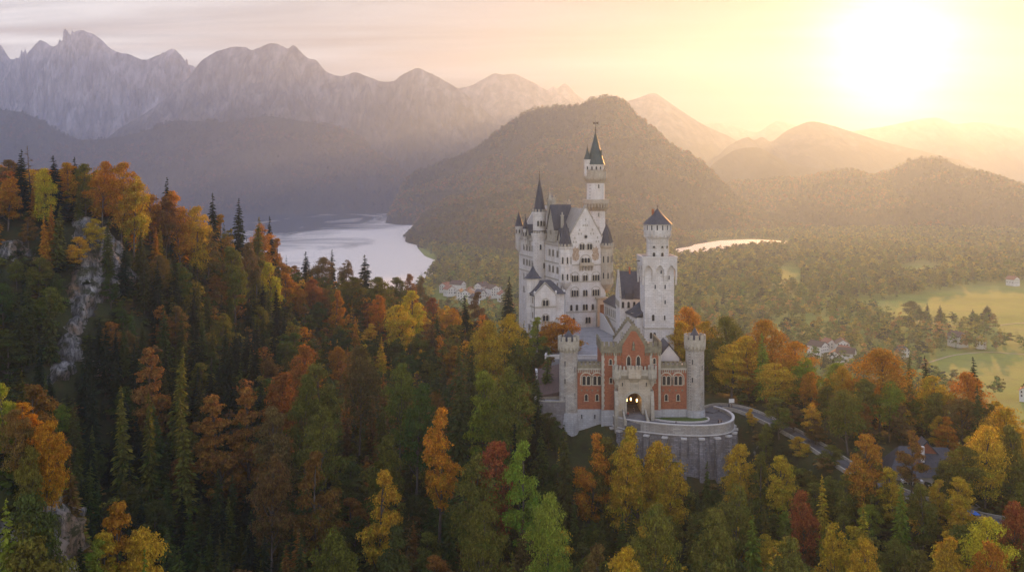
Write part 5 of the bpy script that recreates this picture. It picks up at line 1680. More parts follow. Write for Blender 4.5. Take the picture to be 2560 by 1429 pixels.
# trees one can pick out in the photo: (column, row of the top, crown width in photo pixels, distance, kind, colour, variant)
KEY = [
    (50, 374, 62, 345, 's', 'dark', 0), (80, 366, 44, 352, 's', 'bare', 4), (145, 388, 60, 345, 's', 'dark', 1), (190, 392, 40, 352, 's', 'dark', 1), (18, 396, 60, 360, 'b', 'brown', 1), (110, 418, 62, 338, 'b', 'yellow', 0), (168, 402, 66, 350, 'b', 'orange', 1),
    (215, 405, 60, 352, 'b', 'olive', 1), (255, 400, 72, 350, 'b', 'orange', 0), (305, 402, 84, 352, 'b', 'orange', 0), (335, 430, 60, 352, 'b', 'gold', 5), (375, 482, 70, 380, 'b', 'orange', 1), (413, 443, 52, 385, 's', 'dark', 0), (455, 468, 70, 390, 'b', 'orange', 1), (495, 512, 72, 395, 'b', 'gold', 0),
    (415, 485, 60, 380, 'b', 'rust', 1), (533, 482, 44, 420, 's', 'dark', 1), (560, 530, 60, 430, 'b', 'orange', 3), (597, 496, 52, 440, 's', 'dark', 0), (640, 542, 50, 460, 's', 'olive', 1), (662, 552, 60, 470, 'b', 'orange', 5), (700, 590, 52, 480, 'b', 'orange', 3), (676, 540, 34, 475, 's', 'dark', 1),
    (20, 440, 70, 335, 'b', 'orange', 1), (520, 560, 70, 400, 'b', 'brown', 3), (590, 610, 70, 400, 'b', 'olive', 1), (625, 600, 60, 430, 'b', 'brown', 1), (680, 650, 50, 440, 'b', 'yellow', 1), (645, 690, 56, 430, 'b', 'olive', 3), (715, 680, 52, 460, 'b', 'orange', 3),
    (765, 628, 40, 520, 's', 'dark', 1), (828, 624, 44, 540, 's', 'dark', 0), (800, 640, 66, 530, 'b', 'brown', 0), (865, 645, 46, 540, 'b', 'brown', 5), (913, 636, 60, 540, 's', 'dark', 2), (780, 695, 56, 480, 'b', 'red', 0), (840, 720, 36, 470, 'b', 'orange', 3), (880, 690, 70, 500, 'b', 'olive', 0),
    (945, 735, 46, 490, 'b', 'orange', 0), (940, 690, 70, 520, 'b', 'olive', 0), (990, 690, 50, 560, 'b', 'olive', 1), (1032, 722, 62, 500, 'b', 'yellow', 1), (1000, 760, 80, 470, 'b', 'yellow', 0), (1085, 740, 40, 560, 'b', 'red', 1), (1120, 765, 50, 520, 'b', 'orange', 5), (1170, 738, 44, 470, 's', 'dark', 1),
    (1200, 725, 34, 560, 'b', 'brown', 3), (1030, 680, 34, 720, 'b', 'rust', 1), (1060, 690, 30, 740, 'b', 'brown', 3), (1268, 690, 50, 520, 's', 'dark', 0), (1265, 778, 96, 335, 'b', 'gold', 0), (1225, 800, 84, 360, 'b', 'gold', 2), (1290, 840, 80, 330, 'b', 'olive', 5),
    (1350, 788, 40, 345, 'b', 'lime', 3), (1406, 781, 86, 341, 'b', 'orange', 5),
    (1100, 1008, 84, 255, 'b', 'orange', 3), (1145, 905, 66, 290, 's', 'moss', 1), (1170, 860, 60, 310, 's', 'moss', 1), (1218, 922, 60, 280, 'b', 'lime', 1), (1275, 900, 110, 275, 'b', 'olive', 5), (1310, 1092, 62, 240, 'b', 'lime', 3), (1222, 1085, 72, 245, 'b', 'red', 1), (1170, 1120, 76, 240, 'b', 'olive', 5),
    (1472, 1072, 44, 262, 'b', 'orange', 3), (1415, 1062, 84, 258, 's', 'moss', 0), (1600, 1058, 74, 258, 'b', 'gold', 3), (1565, 1095, 72, 254, 'b', 'gold', 1), (1652, 1092, 70, 258, 'b', 'gold', 1), (1680, 1100, 60, 255, 'b', 'gold', 5), (1520, 1080, 44, 262, 'b', 'olive', 1), (1762, 1148, 32, 262, 's', 'green', 1),
    (1368, 1232, 106, 215, 'b', 'lime', 2), (1640, 1250, 116, 212, 'b', 'olive', 0), (1545, 1362, 66, 195, 'b', 'gold', 0), (1498, 1355, 34, 200, 'b', 'brown', 3), (1300, 1060, 70, 262, 's', 'dark', 1), (1350, 1000, 40, 285, 's', 'dark', 1),
    (1720, 768, 96, 372, 'b', 'orange', 2), (1700, 800, 80, 352, 'b', 'gold', 0), (1815, 790, 110, 345, 'b', 'olive', 2), (1765, 800, 80, 350, 'b', 'gold', 0), (1905, 798, 116, 335, 'b', 'orange', 2), (1860, 830, 80, 330, 'b', 'gold', 1), (1985, 850, 96, 325, 'b', 'orange', 0), (1940, 905, 96, 308, 'b', 'gold', 0),
    (2198, 872, 168, 300, 'b', 'orange', 2), (2095, 905, 90, 315, 'b', 'lime', 0), (2065, 890, 44, 330, 's', 'green', 1), (2265, 885, 46, 315, 's', 'green', 1), (2322, 890, 52, 310, 's', 'dark', 0), (2448, 894, 66, 300, 's', 'dark', 0), (2340, 935, 90, 295, 'b', 'gold', 0), (2420, 930, 100, 290, 'b', 'orange', 2), (2030, 925, 60, 300, 'b', 'orange', 1),
    (2120, 975, 104, 275, 'b', 'olive', 2), (2028, 1002, 44, 282, 'b', 'gold', 5), (2075, 960, 60, 295, 'b', 'olive', 1), (2160, 1005, 50, 282, 'b', 'rust', 1), (2525, 1015, 130, 255, 'b', 'gold', 2), (2460, 1062, 120, 240, 'b', 'gold', 2), (2400, 1110, 110, 235, 'b', 'olive', 0), (2545, 1060, 80, 240, 'b', 'olive', 1),
    (2150, 1075, 96, 240, 'b', 'orange', 1), (2280, 1070, 60, 246, 'b', 'rust', 3), (1850, 1100, 80, 262, 'b', 'gold', 1), (1960, 1135, 80, 255, 'b', 'gold', 1), (1905, 1130, 70, 258, 'b', 'olive', 3), (2008, 1225, 46, 232, 'b', 'red', 0), (2085, 1296, 86, 208, 'b', 'gold', 5), (2250, 1205, 74, 222, 's', 'lime', 0), (2395, 1188, 70, 225, 'b', 'gold', 1),
    (2310, 1205, 80, 222, 'b', 'olive', 1), (2235, 1165, 70, 234, 'b', 'gold', 1), (2190, 1150, 60, 238, 'b', 'olive', 3), (2350, 1195, 60, 228, 'b', 'gold', 3), (2180, 1345, 80, 198, 'b', 'gold', 0), (2460, 1285, 120, 200, 'b', 'yellow', 0), (2535, 1242, 66, 205, 'b', 'red', 4), (2370, 1330, 90, 195, 'b', 'gold', 1), (1985, 1010, 46, 290, 'b', 'brown', 3), (1948, 990, 62, 287, 'b', 'olive', 1), (2040, 1045, 56, 281, 'b', 'brown', 3), (1880, 1020, 30, 296, 'b', 'gold', 3), (1915, 1055, 40, 286, 'b', 'olive', 0), (2000, 1090, 50, 277, 'b', 'gold', 1), (2075, 1110, 60, 266, 'b', 'olive', 1), (2110, 1180, 70, 240, 'b', 'olive', 1), (2360, 1150, 60, 240, 'b', 'olive', 1),
    (1372, 1030, 50, 290, 'b', 'moss', 0), (1350, 1022, 44, 292, 'b', 'olive', 5), (1390, 1050, 40, 288, 'b', 'green', 0), (1335, 1000, 60, 284, 's', 'dark', 1), (60, 1225, 70, 150, 'b', 'moss', 1), (92, 1285, 50, 150, 'b', 'olive', 0), (20, 1330, 80, 146, 'b', 'olive', 1), (70, 1372, 60, 148, 's', 'moss', 1),
    (62, 1000, 84, 162, 'b', 'orange', 1), (10, 950, 60, 160, 'b', 'lime', 1), (112, 1045, 78, 160, 'b', 'orange', 0), (80, 925, 84, 176, 's', 'moss', 2), (36, 1020, 90, 158, 'b', 'brown', 0), (130, 1090, 50, 163, 'b', 'gold', 1), (72, 1110, 66, 157, 'b', 'olive', 0), (25, 1240, 90, 148, 's', 'lime', 0), (60, 1290, 80, 146, 's', 'moss', 1),
    (298, 1240, 62, 190, 'b', 'orange', 6), (262, 1318, 60, 186, 'b', 'gold', 6), (350, 1300, 40, 190, 'b', 'gold', 4), (340, 1370, 80, 180, 's', 'lime', 0), (570, 1395, 60, 190, 's', 'moss', 1), (240, 1340, 40, 184, 'b', 'lime', 3),
    (380, 860, 40, 300, 'b', 'rust', 6), (440, 860, 60, 300, 's', 'olive', 1), (555, 970, 50, 285, 'b', 'rust', 6), (620, 960, 60, 290, 'b', 'rust', 6), (470, 995, 56, 278, 's', 'olive', 1), (310, 960, 64, 278, 's', 'olive', 1), (375, 980, 56, 280, 's', 'olive', 1), (230, 935, 50, 285, 's', 'dark', 1),
    (815, 900, 110, 300, 'b', 'olive', 1), (800, 1005, 96, 268, 'b', 'olive', 5), (700, 920, 90, 300, 'b', 'rust', 1), (760, 940, 80, 290, 'b', 'olive', 0), (680, 1010, 84, 275, 'b', 'brown', 1), (680, 1120, 84, 250, 'b', 'brown', 5), (790, 1120, 70, 250, 'b', 'rust', 3), (900, 860, 90, 320, 'b', 'brown', 0), (760, 860, 84, 330, 'b', 'rust', 0),
    (960, 1080, 70, 262, 'b', 'olive', 1), (945, 1160, 50, 248, 'b', 'gold', 3), (1040, 950, 90, 290, 'b', 'green', 1), (1000, 900, 80, 310, 'b', 'olive', 0), (830, 1300, 90, 215, 'b', 'olive', 5), (1000, 1300, 70, 215, 'b', 'moss', 3),
    (2480, 1345, 80, 190, 'b', 'orange', 0), (1200, 1250, 80, 218, 'b', 'olive', 0), (1780, 1260, 90, 212, 'b', 'olive', 1), (1840, 1200, 80, 232, 'b', 'olive', 5), (1760, 1380, 80, 192, 's', 'moss', 1), (1960, 1330, 80, 202, 'b', 'olive', 1),
]

SKYLINE = np.array([(-60, 398), (0, 400), (60, 415), (250, 412), (340, 425), (420, 490), (480, 505), (600, 560), (720, 610), (740, 655), (900, 665), (1000, 690), (1090, 725), (1290, 775), (1345, 800), (1400, 870), (1396, 1060), (1440, 1090), (1540, 1085), (1700, 1110), (1720, 1215), (1800, 1215), (1826, 1100), (1850, 1095), (1960, 1140), (2090, 1180), (2110, 1050),
                    (2180, 1090), (2380, 1110), (2420, 1050), (2660, 1020)], float)
SKY_BACK = np.array([(1600, 790), (1700, 775), (1760, 800), (1900, 805), (2000, 860), (2100, 905), (2200, 880), (2290, 920), (2360, 955), (2450, 930), (2500, 970), (2560, 1010), (2700, 1030)], float)
CLEAR = [  # parts of the photo seen free of trees: (outline, distance of what is seen)
    ([(1340, 880), (1400, 830), (1770, 820), (1775, 1000), (1830, 1020), (1830, 1205), (1720, 1205), (1715, 1105), (1540, 1062), (1396, 1070), (1340, 1010)], 300),
    ([(1820, 1010), (1850, 1005), (1900, 1035), (2000, 1085), (2085, 1150), (2090, 1170), (2060, 1170), (1980, 1110), (1830, 1030)], 285),
    ([(2195, 1085), (2260, 1080), (2330, 1110), (2375, 1120), (2350, 1190), (2190, 1200)], 268),
    (CLIFFS[0][1], 330), (CLIFFS[1][1], 330), (CLIFFS[3][1], 166), ([(218, 890), (300, 935), (290, 955), (205, 905)], 300),
    ([(2440, 1245), (2480, 1240), (2500, 1300), (2440, 1290)], 225),
    ([(1400, 820), (1500, 820), (1500, 890), (1440, 890)], 390),
]
ZONES = [(13, 70, 283, 322), (16, 62, 322, 398), (-12, 62, 392, 500), (100, 119, 254, 282), (60, 73, 303, 318)]      # castle, road loop, house: no trunks here


def in_zone(x, y, pad=0.0):
    r = np.zeros(np.shape(x), bool)
    for a, b, c, d in ZONES:
        r |= (x > a - pad) & (x < b + pad) & (y > c - pad) & (y < d + pad)
    d2 = (np.asarray(x)[..., None] - ROADC[:, 0]) ** 2 + (np.asarray(y)[..., None] - ROADC[:, 1]) ** 2
    r |= d2.min(-1) < (3.6 + pad) ** 2
    return r


TREES = []       # dict(x,y,z,h,w,kind,var,col,key)


def key_trees():
    for (px, pt, wpx, Y, kind, colr, var) in KEY:
        x = (px - 1280) / F * Y
        ztop = -(pt - 450) / F * Y
        z = float(terr_at(np.array([x]), np.array([float(Y)]))[0])
        h = ztop - z
        w = wpx / F * Y
        lo, hi = (w * 1.25, w * 3.2) if kind == 'b' else (w * 1.9, w * 5.0)
        if h < lo or h < 5:
            z = ztop - max(lo, 5); h = ztop - z       # roots a little into a bank
        if h > 34:
            z = ztop - 34; h = 34
        if h > hi:
            w = h / (3.2 if kind == 'b' else 5.0)
        TREES.append(dict(x=x, y=float(Y), z=z, h=h, w=w, kind=kind, var=var, col=colr, key=True, px=px, pt=pt))


key_trees()


def region_colour(px, py, Y, rng):
    r = rng.random()
    if px < 190 and py > 900:
        return ('b' if r < 0.6 else 's'), rng.choice(['orange', 'olive', 'gold', 'moss', 'lime', 'brown'])
    if py < 560 and px < 800:
        return ('b' if r < 0.55 else 's'), rng.choice(['orange', 'orange', 'rust', 'olive', 'gold'])
    if px < 720:
        dark = np.clip((py - 560) / 350.0, 0, 1)
        if r < 0.55 + 0.25 * dark:
            return 's', rng.choice(['dark', 'dark', 'moss', 'green'])
        return 'b', rng.choice(['brown', 'olive', 'moss', 'rust', 'green'])
    if px < 1400 and py < 900:
        return ('b' if r < 0.82 else 's'), rng.choice(['rust', 'olive', 'orange', 'olive', 'brown', 'green', 'gold', 'moss'])
    if px < 1350:
        return ('b' if r < 0.58 else 's'), rng.choice(['olive', 'green', 'brown', 'moss', 'green', 'rust', 'olive'])
    if px < 1850:
        return ('b' if r < 0.7 else 's'), rng.choice(['olive', 'green', 'moss', 'green', 'olive', 'gold'])
    if py < 1000:
        return ('b' if r < 0.85 else 's'), rng.choice(['gold', 'orange', 'olive', 'gold', 'lime', 'brown'])
    return ('b' if r < 0.8 else 's'), rng.choice(['olive', 'gold', 'olive', 'moss', 'green', 'gold', 'lime'])


def scatter_trees():
    rng = np.random.default_rng(5)
    n = 40000
    Y = rng.uniform(140, 760, n)
    px = rng.uniform(-120, 2680, n)
    # even over the land: weight by area (wider strips lie farther away)
    keep = rng.random(n) < (Y / 760)
    Y, px = Y[keep], px[keep]
    X = (px - 1280) / F * Y
    ok = (X > -300) & (X < 235) & ~in_zone(X, Y, 2.0)
    X, Y, px = X[ok], Y[ok], px[ok]
    Z = terr_at(X, Y)
    pyb = 450 - Z / Y * F
    placed = {}
    def cell(x, y): return (int(x // 8), int(y // 8))
    for t_ in TREES:
        placed.setdefault(cell(t_['x'], t_['y']), []).append((t_['x'], t_['y'], t_['w'] * 0.42))
    for i in range(len(X)):
        x, y, z = X[i], Y[i], Z[i]
        if z < -166 or pyb[i] > 1750:
            continue
        kind, colr = region_colour(px[i], pyb[i] - 18 / y * F, y, rng)
        h = rng.uniform(10.5, 18.5) if kind == 'b' else rng.uniform(13, 24)
        w = h * (rng.uniform(0.42, 0.60) if kind == 'b' else rng.uniform(0.24, 0.33))
        if any(in_poly(np.array([px[i]]), np.array([pyb[i]]), c[1])[0] for c in CLIFFS) and rng.random() < 0.8:
            continue
        # stay under the canopy line seen in the photo
        behind = (px[i] > 1640 and y > 296) or (px[i] > 2090 and y > 272)
        SK = SKY_BACK if behind else SKYLINE
        lim = max(np.interp(px[i] + o, SK[:, 0], SK[:, 1]) for o in (-0.3 * w / y * F, 0, 0.3 * w / y * F)) + 6
        if 1290 < px[i] < 1720 and y > 330:
            lim = 800
        top = 450 - (z + h) / y * F
        if top < lim:
            nh = -(lim - 450) / F * y - z
            if nh < 7:
                continue
            w *= max(0.6, nh / h); h = nh; top = lim
        # clear views
        bad = False
        half = 0.42 * w / y * F
        for poly, yd in CLEAR:
            if y < yd - 1:
                pp = np.array([px[i], px[i] - half, px[i] + half, px[i], px[i] - half * .7, px[i] + half * .7])
                qq = np.array([top + 4, (top * .6 + pyb[i] * .4), (top * .6 + pyb[i] * .4), (top + pyb[i]) / 2, top * .35 + pyb[i] * .65, top * .35 + pyb[i] * .65])
                if in_poly(pp, qq, poly).any():
                    bad = True
                    break
        if bad:
            # only a small tree keeps the view open
            if in_zone(x, y, 4.0) or rng.random() < 0.45:
                continue
            h *= 0.42; w *= 0.5; top = 450 - (z + h) / y * F
            pp = np.array([px[i], px[i], px[i]]); qq = np.array([top, (top + pyb[i]) / 2, pyb[i] - 1])
            if any(y < yd - 1 and in_poly(pp, qq, poly).any() for poly, yd in CLEAR):
                continue
        rr = w * 0.29
        cx_, cy_ = cell(x, y)
        clash = False
        for a in (-1, 0, 1):
            for b in (-1, 0, 1):
                for (qx, qy, qr) in placed.get((cx_ + a, cy_ + b), ()):
                    if (qx - x) ** 2 + (qy - y) ** 2 < (rr + qr) ** 2:
                        clash = True
        if clash:
            continue
        placed.setdefault((cx_, cy_), []).append((x, y, rr))
        var = int(rng.choice([0, 1, 2, 3, 4, 5, 5, 1, 3])) if kind == 'b' else int(rng.choice([0, 1, 1, 2, 3]))
        TREES.append(dict(x=float(x), y=float(y), z=float(z) - 0.3, h=float(h), w=float(w), kind=kind, var=var, col=str(colr), key=False, px=float(px[i]), pt=float(top)))


scatter_trees()

# which of them show, and how large: far to near paint over a small grid
GW, GH = 640, 357


def visible_share():
    idx = np.full((GH, GW), -1, int)
    s = GW / 2560.0
    # the land itself hides trees behind the ridge
    zb = np.full((GH, GW), 1e9)
    for i in sorted(range(len(TREES)), key=lambda k: -TREES[k]['y']):
        t_ = TREES[i]
        cxp = t_['px'] * s
        tp = t_['pt'] * s; bt = (450 - (t_['z'] + 0.12 * t_['h']) / t_['y'] * F) * s
        hw = 0.42 * t_['w'] / t_['y'] * F * s
        y0, y1 = int(max(0, tp)), int(min(GH - 1, bt))
        for yy in range(y0, y1 + 1):
            u = (yy - tp) / max(bt - tp, 1)
            k = (np.sqrt(max(0, 1 - (2 * u - 1) ** 2)) * 0.9 + 0.1) if t_['kind'] == 'b' else min(1, 0.08 + u)
            a, b = int(max(0, cxp - hw * k)), int(min(GW - 1, cxp + hw * k))
            if b >= a:
                idx[yy, a:b + 1] = i
    cnt = np.bincount(idx[idx >= 0].ravel(), minlength=len(TREES))
    return cnt


VIS = visible_share()
N_BROAD, N_SPRUCE = 290, 230
order = sorted(range(len(TREES)), key=lambda k: (-int(TREES[k]['key'] and VIS[k] > 2), -VIS[k]))
singles, rest = [], []
nb = ns = 0
for k in order:
    t_ = TREES[k]
    if VIS[k] < 10 and not (t_['key'] and VIS[k] > 2):
        rest.append(k); continue
    if t_['kind'] == 'b' and nb < N_BROAD:
        nb += 1; singles.append(k)
    elif t_['kind'] == 's' and ns < N_SPRUCE:
        ns += 1; singles.append(k)
    else:
        rest.append(k)
print('trees', len(TREES), 'single', nb, ns, 'rest', len(rest), 'hidden', int((VIS == 0).sum()))


def jitter_colour(c, rng, s=0.16):
    c = np.array(PAL[c])
    return c * rng.uniform(1 - s, 1 + s) * rng.uniform(1 - s * 0.5, 1 + s * 0.5, 3)


rngc = np.random.default_rng(77)
for k in singles:
    t_ = TREES[k]
    kind = t_['kind']
    name = 'broadleaf_tree' if kind == 'b' else 'spruce_tree'
    crown, trunk = (BROAD if kind == 'b' else SPRUCE)[t_['var']]
    root = bpy.data.objects.new(name, None)
    root.empty_display_size = 0.5
    COL.objects.link(root)
    root.location = (t_['x'], t_['y'], t_['z'])
    root.rotation_euler = (rngc.normal(0, .035), rngc.normal(0, .035), rngc.uniform(0, 6.28))
    wid = {0: .60, 1: .50, 2: .68, 3: .44, 4: .56, 5: .52, 6: .36}[t_['var']] if kind == 'b' else {0: .37, 1: .30, 2: .44, 3: .33, 4: .20}[t_['var']]
    sx = t_['w'] / wid
    root.scale = (sx * rngc.uniform(.88, 1.12), sx * rngc.uniform(.88, 1.12), t_['h'])
    c = link('crown', crown, root)
    b = link('trunk', trunk, root)
    cc = jitter_colour(t_['col'], rngc)
    c.color = (*cc, 1)
    t_['obj'] = root
    t_['pc'] = t_['pt'] + 0.3 * t_['h'] / t_['y'] * F


def where(t_):
    x, top = t_['px'], t_['pt']
    if x < 190 and t_['y'] < 186: return 'on the rocky knoll at the lower left'
    if 1330 < x < 1440 and top < 800 and t_['y'] < 350: return 'at the left edge of the castle court'
    if x < 740 and top < np.interp(x, SKYLINE[:, 0], SKYLINE[:, 1]) + 45: return 'along the top of the left ridge'
    if x < 370 and top < 960: return 'beside the grey cliff'
    if x < 760 and top < 880: return 'on the shaded slope right of the cliff'
    if x < 760 and top < 1130: return 'in the gorge below the cliff'
    if x < 760: return 'at the bottom of the dark gorge'
    if x < 1100 and top < 760: return 'along the wood edge before the lake'
    if x < 1100 and top < 960: return 'on the slope below the lake'
    if x < 1100 and top < 1160: return 'halfway down the middle slope'
    if x < 1345 and top < 900: return 'on the slope left of the palace'
    if x < 1400 and top < 1110: return 'on the slope left of the gatehouse'
    if x < 1400: return 'in the lowest wood left of the bastion'
    if x < 1640 and top < 1000: return 'close behind the castle'
    if x < 1830 and 1000 < top < 1250: return 'in front of the bastion wall'
    if x < 1830 and top >= 1250: return 'in the wood below the bastion'
    if x < 1900 and top < 1000: return 'behind the right gate tower'
    if x < 2110 and top < 1030: return 'on the hill above the drive'
    if x >= 2110 and top < 1070: return 'on the hill behind the lodge'
    if x < 2150 and top < 1300: return 'below the curving drive'
    if x >= 2150 and top < 1240: return 'round the dark roofed lodge'
    return 'in the bottom right corner of the wood'


ORD = ['first', 'second', 'third', 'fourth', 'fifth', 'sixth', 'seventh', 'eighth', 'ninth', 'tenth', 'eleventh', 'twelfth', 'thirteenth', 'fourteenth', 'fifteenth', 'sixteenth', 'seventeenth', 'eighteenth', 'nineteenth', 'twentieth'] + ['twenty-' + o for o in ('first', 'second', 'third', 'fourth', 'fifth', 'sixth', 'seventh', 'eighth', 'ninth')] + ['thirtieth'] + ['thirty-' + o for o in ('first', 'second', 'third', 'fourth', 'fifth', 'sixth', 'seventh', 'eighth', 'ninth')]
SETS = {}
for k in singles:
    t_ = TREES[k]
    SETS.setdefault((where(t_), t_['kind'], t_['col']), []).append(k)
for (place, kind, colr), ks in SETS.items():
    ks.sort(key=lambda k: TREES[k]['px'])
    kname = 'leafy tree' if kind == 'b' else 'spruce'
    for i, k in enumerate(ks):
        if len(ks) == 1:
            lab = f'the only {CNAME[colr]} {kname} {place}'
        elif i == 0 or i == len(ks) - 1:
            lab = f"{'leftmost' if i == 0 else 'rightmost'} {CNAME[colr]} {kname} {place}"
        else:
            lab = f'{CNAME[colr]} {kname} {place}, {ORD[min(i, 38)]} from the left'
        tag(TREES[k]['obj'], lab, 'tree', 'trees ' + place)



# the rest of the wood stands as one mass
def lod_protos(nb_=260, far=False):
    out = {'b': [], 's': []}
    for k, kw in enumerate([dict(rmax=.30, peak=.42), dict(rmax=.25, peak=.5), dict(rmax=.33, peak=.48), dict(rmax=.24, peak=.38)]):
        L, V, Fc = broadleaf(300 + k, nb_, 0.0125 * math.sqrt(9000 / nb_) * 0.72, clumps=20, **kw)
        out['b'].append(L)
    for k in range(3):
        m = max(2, int(math.sqrt(nb_ / 60.0)))
        L, V, Fc = conifer(400 + k, tiers=6 + 4 * m, per=6, sprays=1 + m, r=(.165, .135, .19)[k], qs=1.25)
        out['s'].append(L)
    return out


def merge_mass(name, items, protos, mat, rng, label=None):
    """items: list of (x,y,z,h,w,kind,colour) -> one mesh of leaf faces"""
    VV, TT = [], []
    for (x, y, z, h, w, kind, colr) in items:
        L = protos[kind][rng.integers(len(protos[kind]))]
        a = rng.uniform(0, 6.28)
        ca, sa = math.cos(a), math.sin(a)
        wid = 0.56 if kind == 'b' else 0.32
        sx = w / wid
        P = np.empty_like(L)
        P[:, 0] = (L[:, 0] * ca - L[:, 1] * sa) * sx + x
        P[:, 1] = (L[:, 0] * sa + L[:, 1] * ca) * sx + y
        P[:, 2] = L[:, 2] * h + z
        VV.append(P.astype(np.float32))
        TT.append(np.broadcast_to(np.asarray(colr, np.float32), (len(L), 3)))
    V = np.vstack(VV); T = np.vstack(TT)
    n = len(V) // 4
    me = raw_mesh(name, V, np.arange(4 * n), np.full(n, 4), [mat], False, T)
    o = link(name, me)
    o['kind'] = 'stuff'
    return o


rngm = np.random.default_rng(3)
PR_MID = lod_protos(620)
items = []
for k in rest:
    t_ = TREES[k]
    if VIS[k] == 0 and t_['y'] > 620:
        continue
    items.append((t_['x'], t_['y'], t_['z'], t_['h'], t_['w'], t_['kind'], jitter_colour(t_['col'], rngm)))
merge_mass('mixed_forest', items, PR_MID, M_FAR, rngm)

# bushes and saplings over the open forest floor
bush = []
n = 9000
Y = 140 + 560 * rngm.random(n) ** 1.2
px = rngm.uniform(-80, 2640, n)
X = (px - 1280) / F * Y
ok = (X > -300) & (X < 230) & ~in_zone(X, Y, 0.5)
X, Y, px = X[ok], Y[ok], px[ok]
Z = terr_at(X, Y)
for x, y, z, p in zip(X, Y, Z, px):
    q = 450 - z / y * F
    if z < -160 or q > 1560:
        continue
    pp, qq = np.array([p]), np.array([q])
    h = rngm.uniform(1.6, 5.0)
    if any(in_poly(pp, qq, c[1])[0] and rngm.random() < 0.9 for c in CLIFFS[:4]) or (y < 296 and any(in_poly(pp, qq - h / y * F, c[0])[0] for c in CLEAR[:3])):
        continue
    col_ = jitter_colour(str(rngm.choice(['moss', 'green', 'olive', 'brown', 'dark', 'moss'])), rngm)
    bush.append((x, y, z - 0.4, h, h * rngm.uniform(0.9, 1.6), 'b', col_))
merge_mass('undergrowth', bush, lod_protos(90), M_FAR, rngm)

# ------------------------------------------------------------------ house below the drive, villages, small things, people
def build_lodge():
    X, Y, Z = 101.0, 259.0, -82.0
    g = thing('lodge', 'dark hip roofed lodge with white glazed bay half hidden by trees below the drive', 'house', (X, Y, Z), R(-8))
    MB().box(0, 16, 0, 11, -3, 4.2).build('wall', M_PLASTER, g)
    MB().hip_roof(-1, 18, 0, 12, 4.2, 10.6, 4.2, .9).build('roof', M_SLATE, g)
    d = MB().prism_y([(6.5, 6.2), (11.5, 6.2), (11.5, 9.6), (9, 12.4), (6.5, 9.6)], 4.5, 9.5).build('dormer', M_BRICK, g)
    MB().gable_roof(6.5, 11.5, 4.2, 9.7, 9.7, 12.6, 'y', .4).build('dormer_roof', M_SLATE, d)
    MB().box(7.0, 7.8, 2.0, 2.8, 7.5, 11.6).build('chimney', M_PLASTER, g)
    MB().box(1.2, 6.2, -2.2, -.01, -1, 3.6).build('glazed_bay', M_PLASTER, g)
    MB().box(1.0, 6.4, -2.4, -.011, 3.602, 3.8).build('bay_roof', M_COPING, g)
    for k in range(4):
        MB().box(1.5 + k * 1.18, 2.4 + k * 1.18, -2.26, -2.201, 1.4, 3.2).build('bay_pane', M_GLASS, g)
    for k in range(4):
        window(g, 7.6 + k * 2.1, -.01, 1.4, .9, 1.7, 1, 0, M_COPING, .25)
    tr_ = structure('lodge_terrace', MB().prism([(93, 246.5), (117, 244.5), (118, 270), (97, 272)], -86, -81.6), M_PAVE)
    return g


build_lodge()


def house_proto(w, l, e, rz, roofm, nwin, floors):
    g = bpy.data.objects.new('village_house', None)
    COL.objects.link(g)
    MB().box(0, w, 0, l, -3, e).prism_y([(0, e), (w, e), (w / 2, rz - .3)], 0, l).build('wall', M_PLASTER, g)
    MB().gable_roof(0, w, -.7, l + .7, e, rz, 'y', .9, .3).build('roof', roofm, g)
    for f in range(floors):
        for k in range(nwin):
            x = w * (k + .5) / nwin
            window(g, x, -.01, 1.0 + f * 3.0, 1.0, 1.5, 1, 0, M_COPING, .2)
    for k in range(3):
        window(g, -.01, l * (k + .5) / 3, 1.0, 1.0, 1.5, 1, -math.pi / 2, M_COPING, .2)
    MB().box(w * .62, w * .62 + .8, l * .4, l * .4 + .8, e, rz + .9).build('chimney', M_BRICK, g)
    return g


HP = [house_proto(10, 13, 6.2, 9.8, M_REDROOF, 3, 2), house_proto(12, 16, 8.8, 12.6, M_BROWNROOF, 4, 3), house_proto(9, 11, 5.0, 8.8, M_SLATE, 3, 2)]
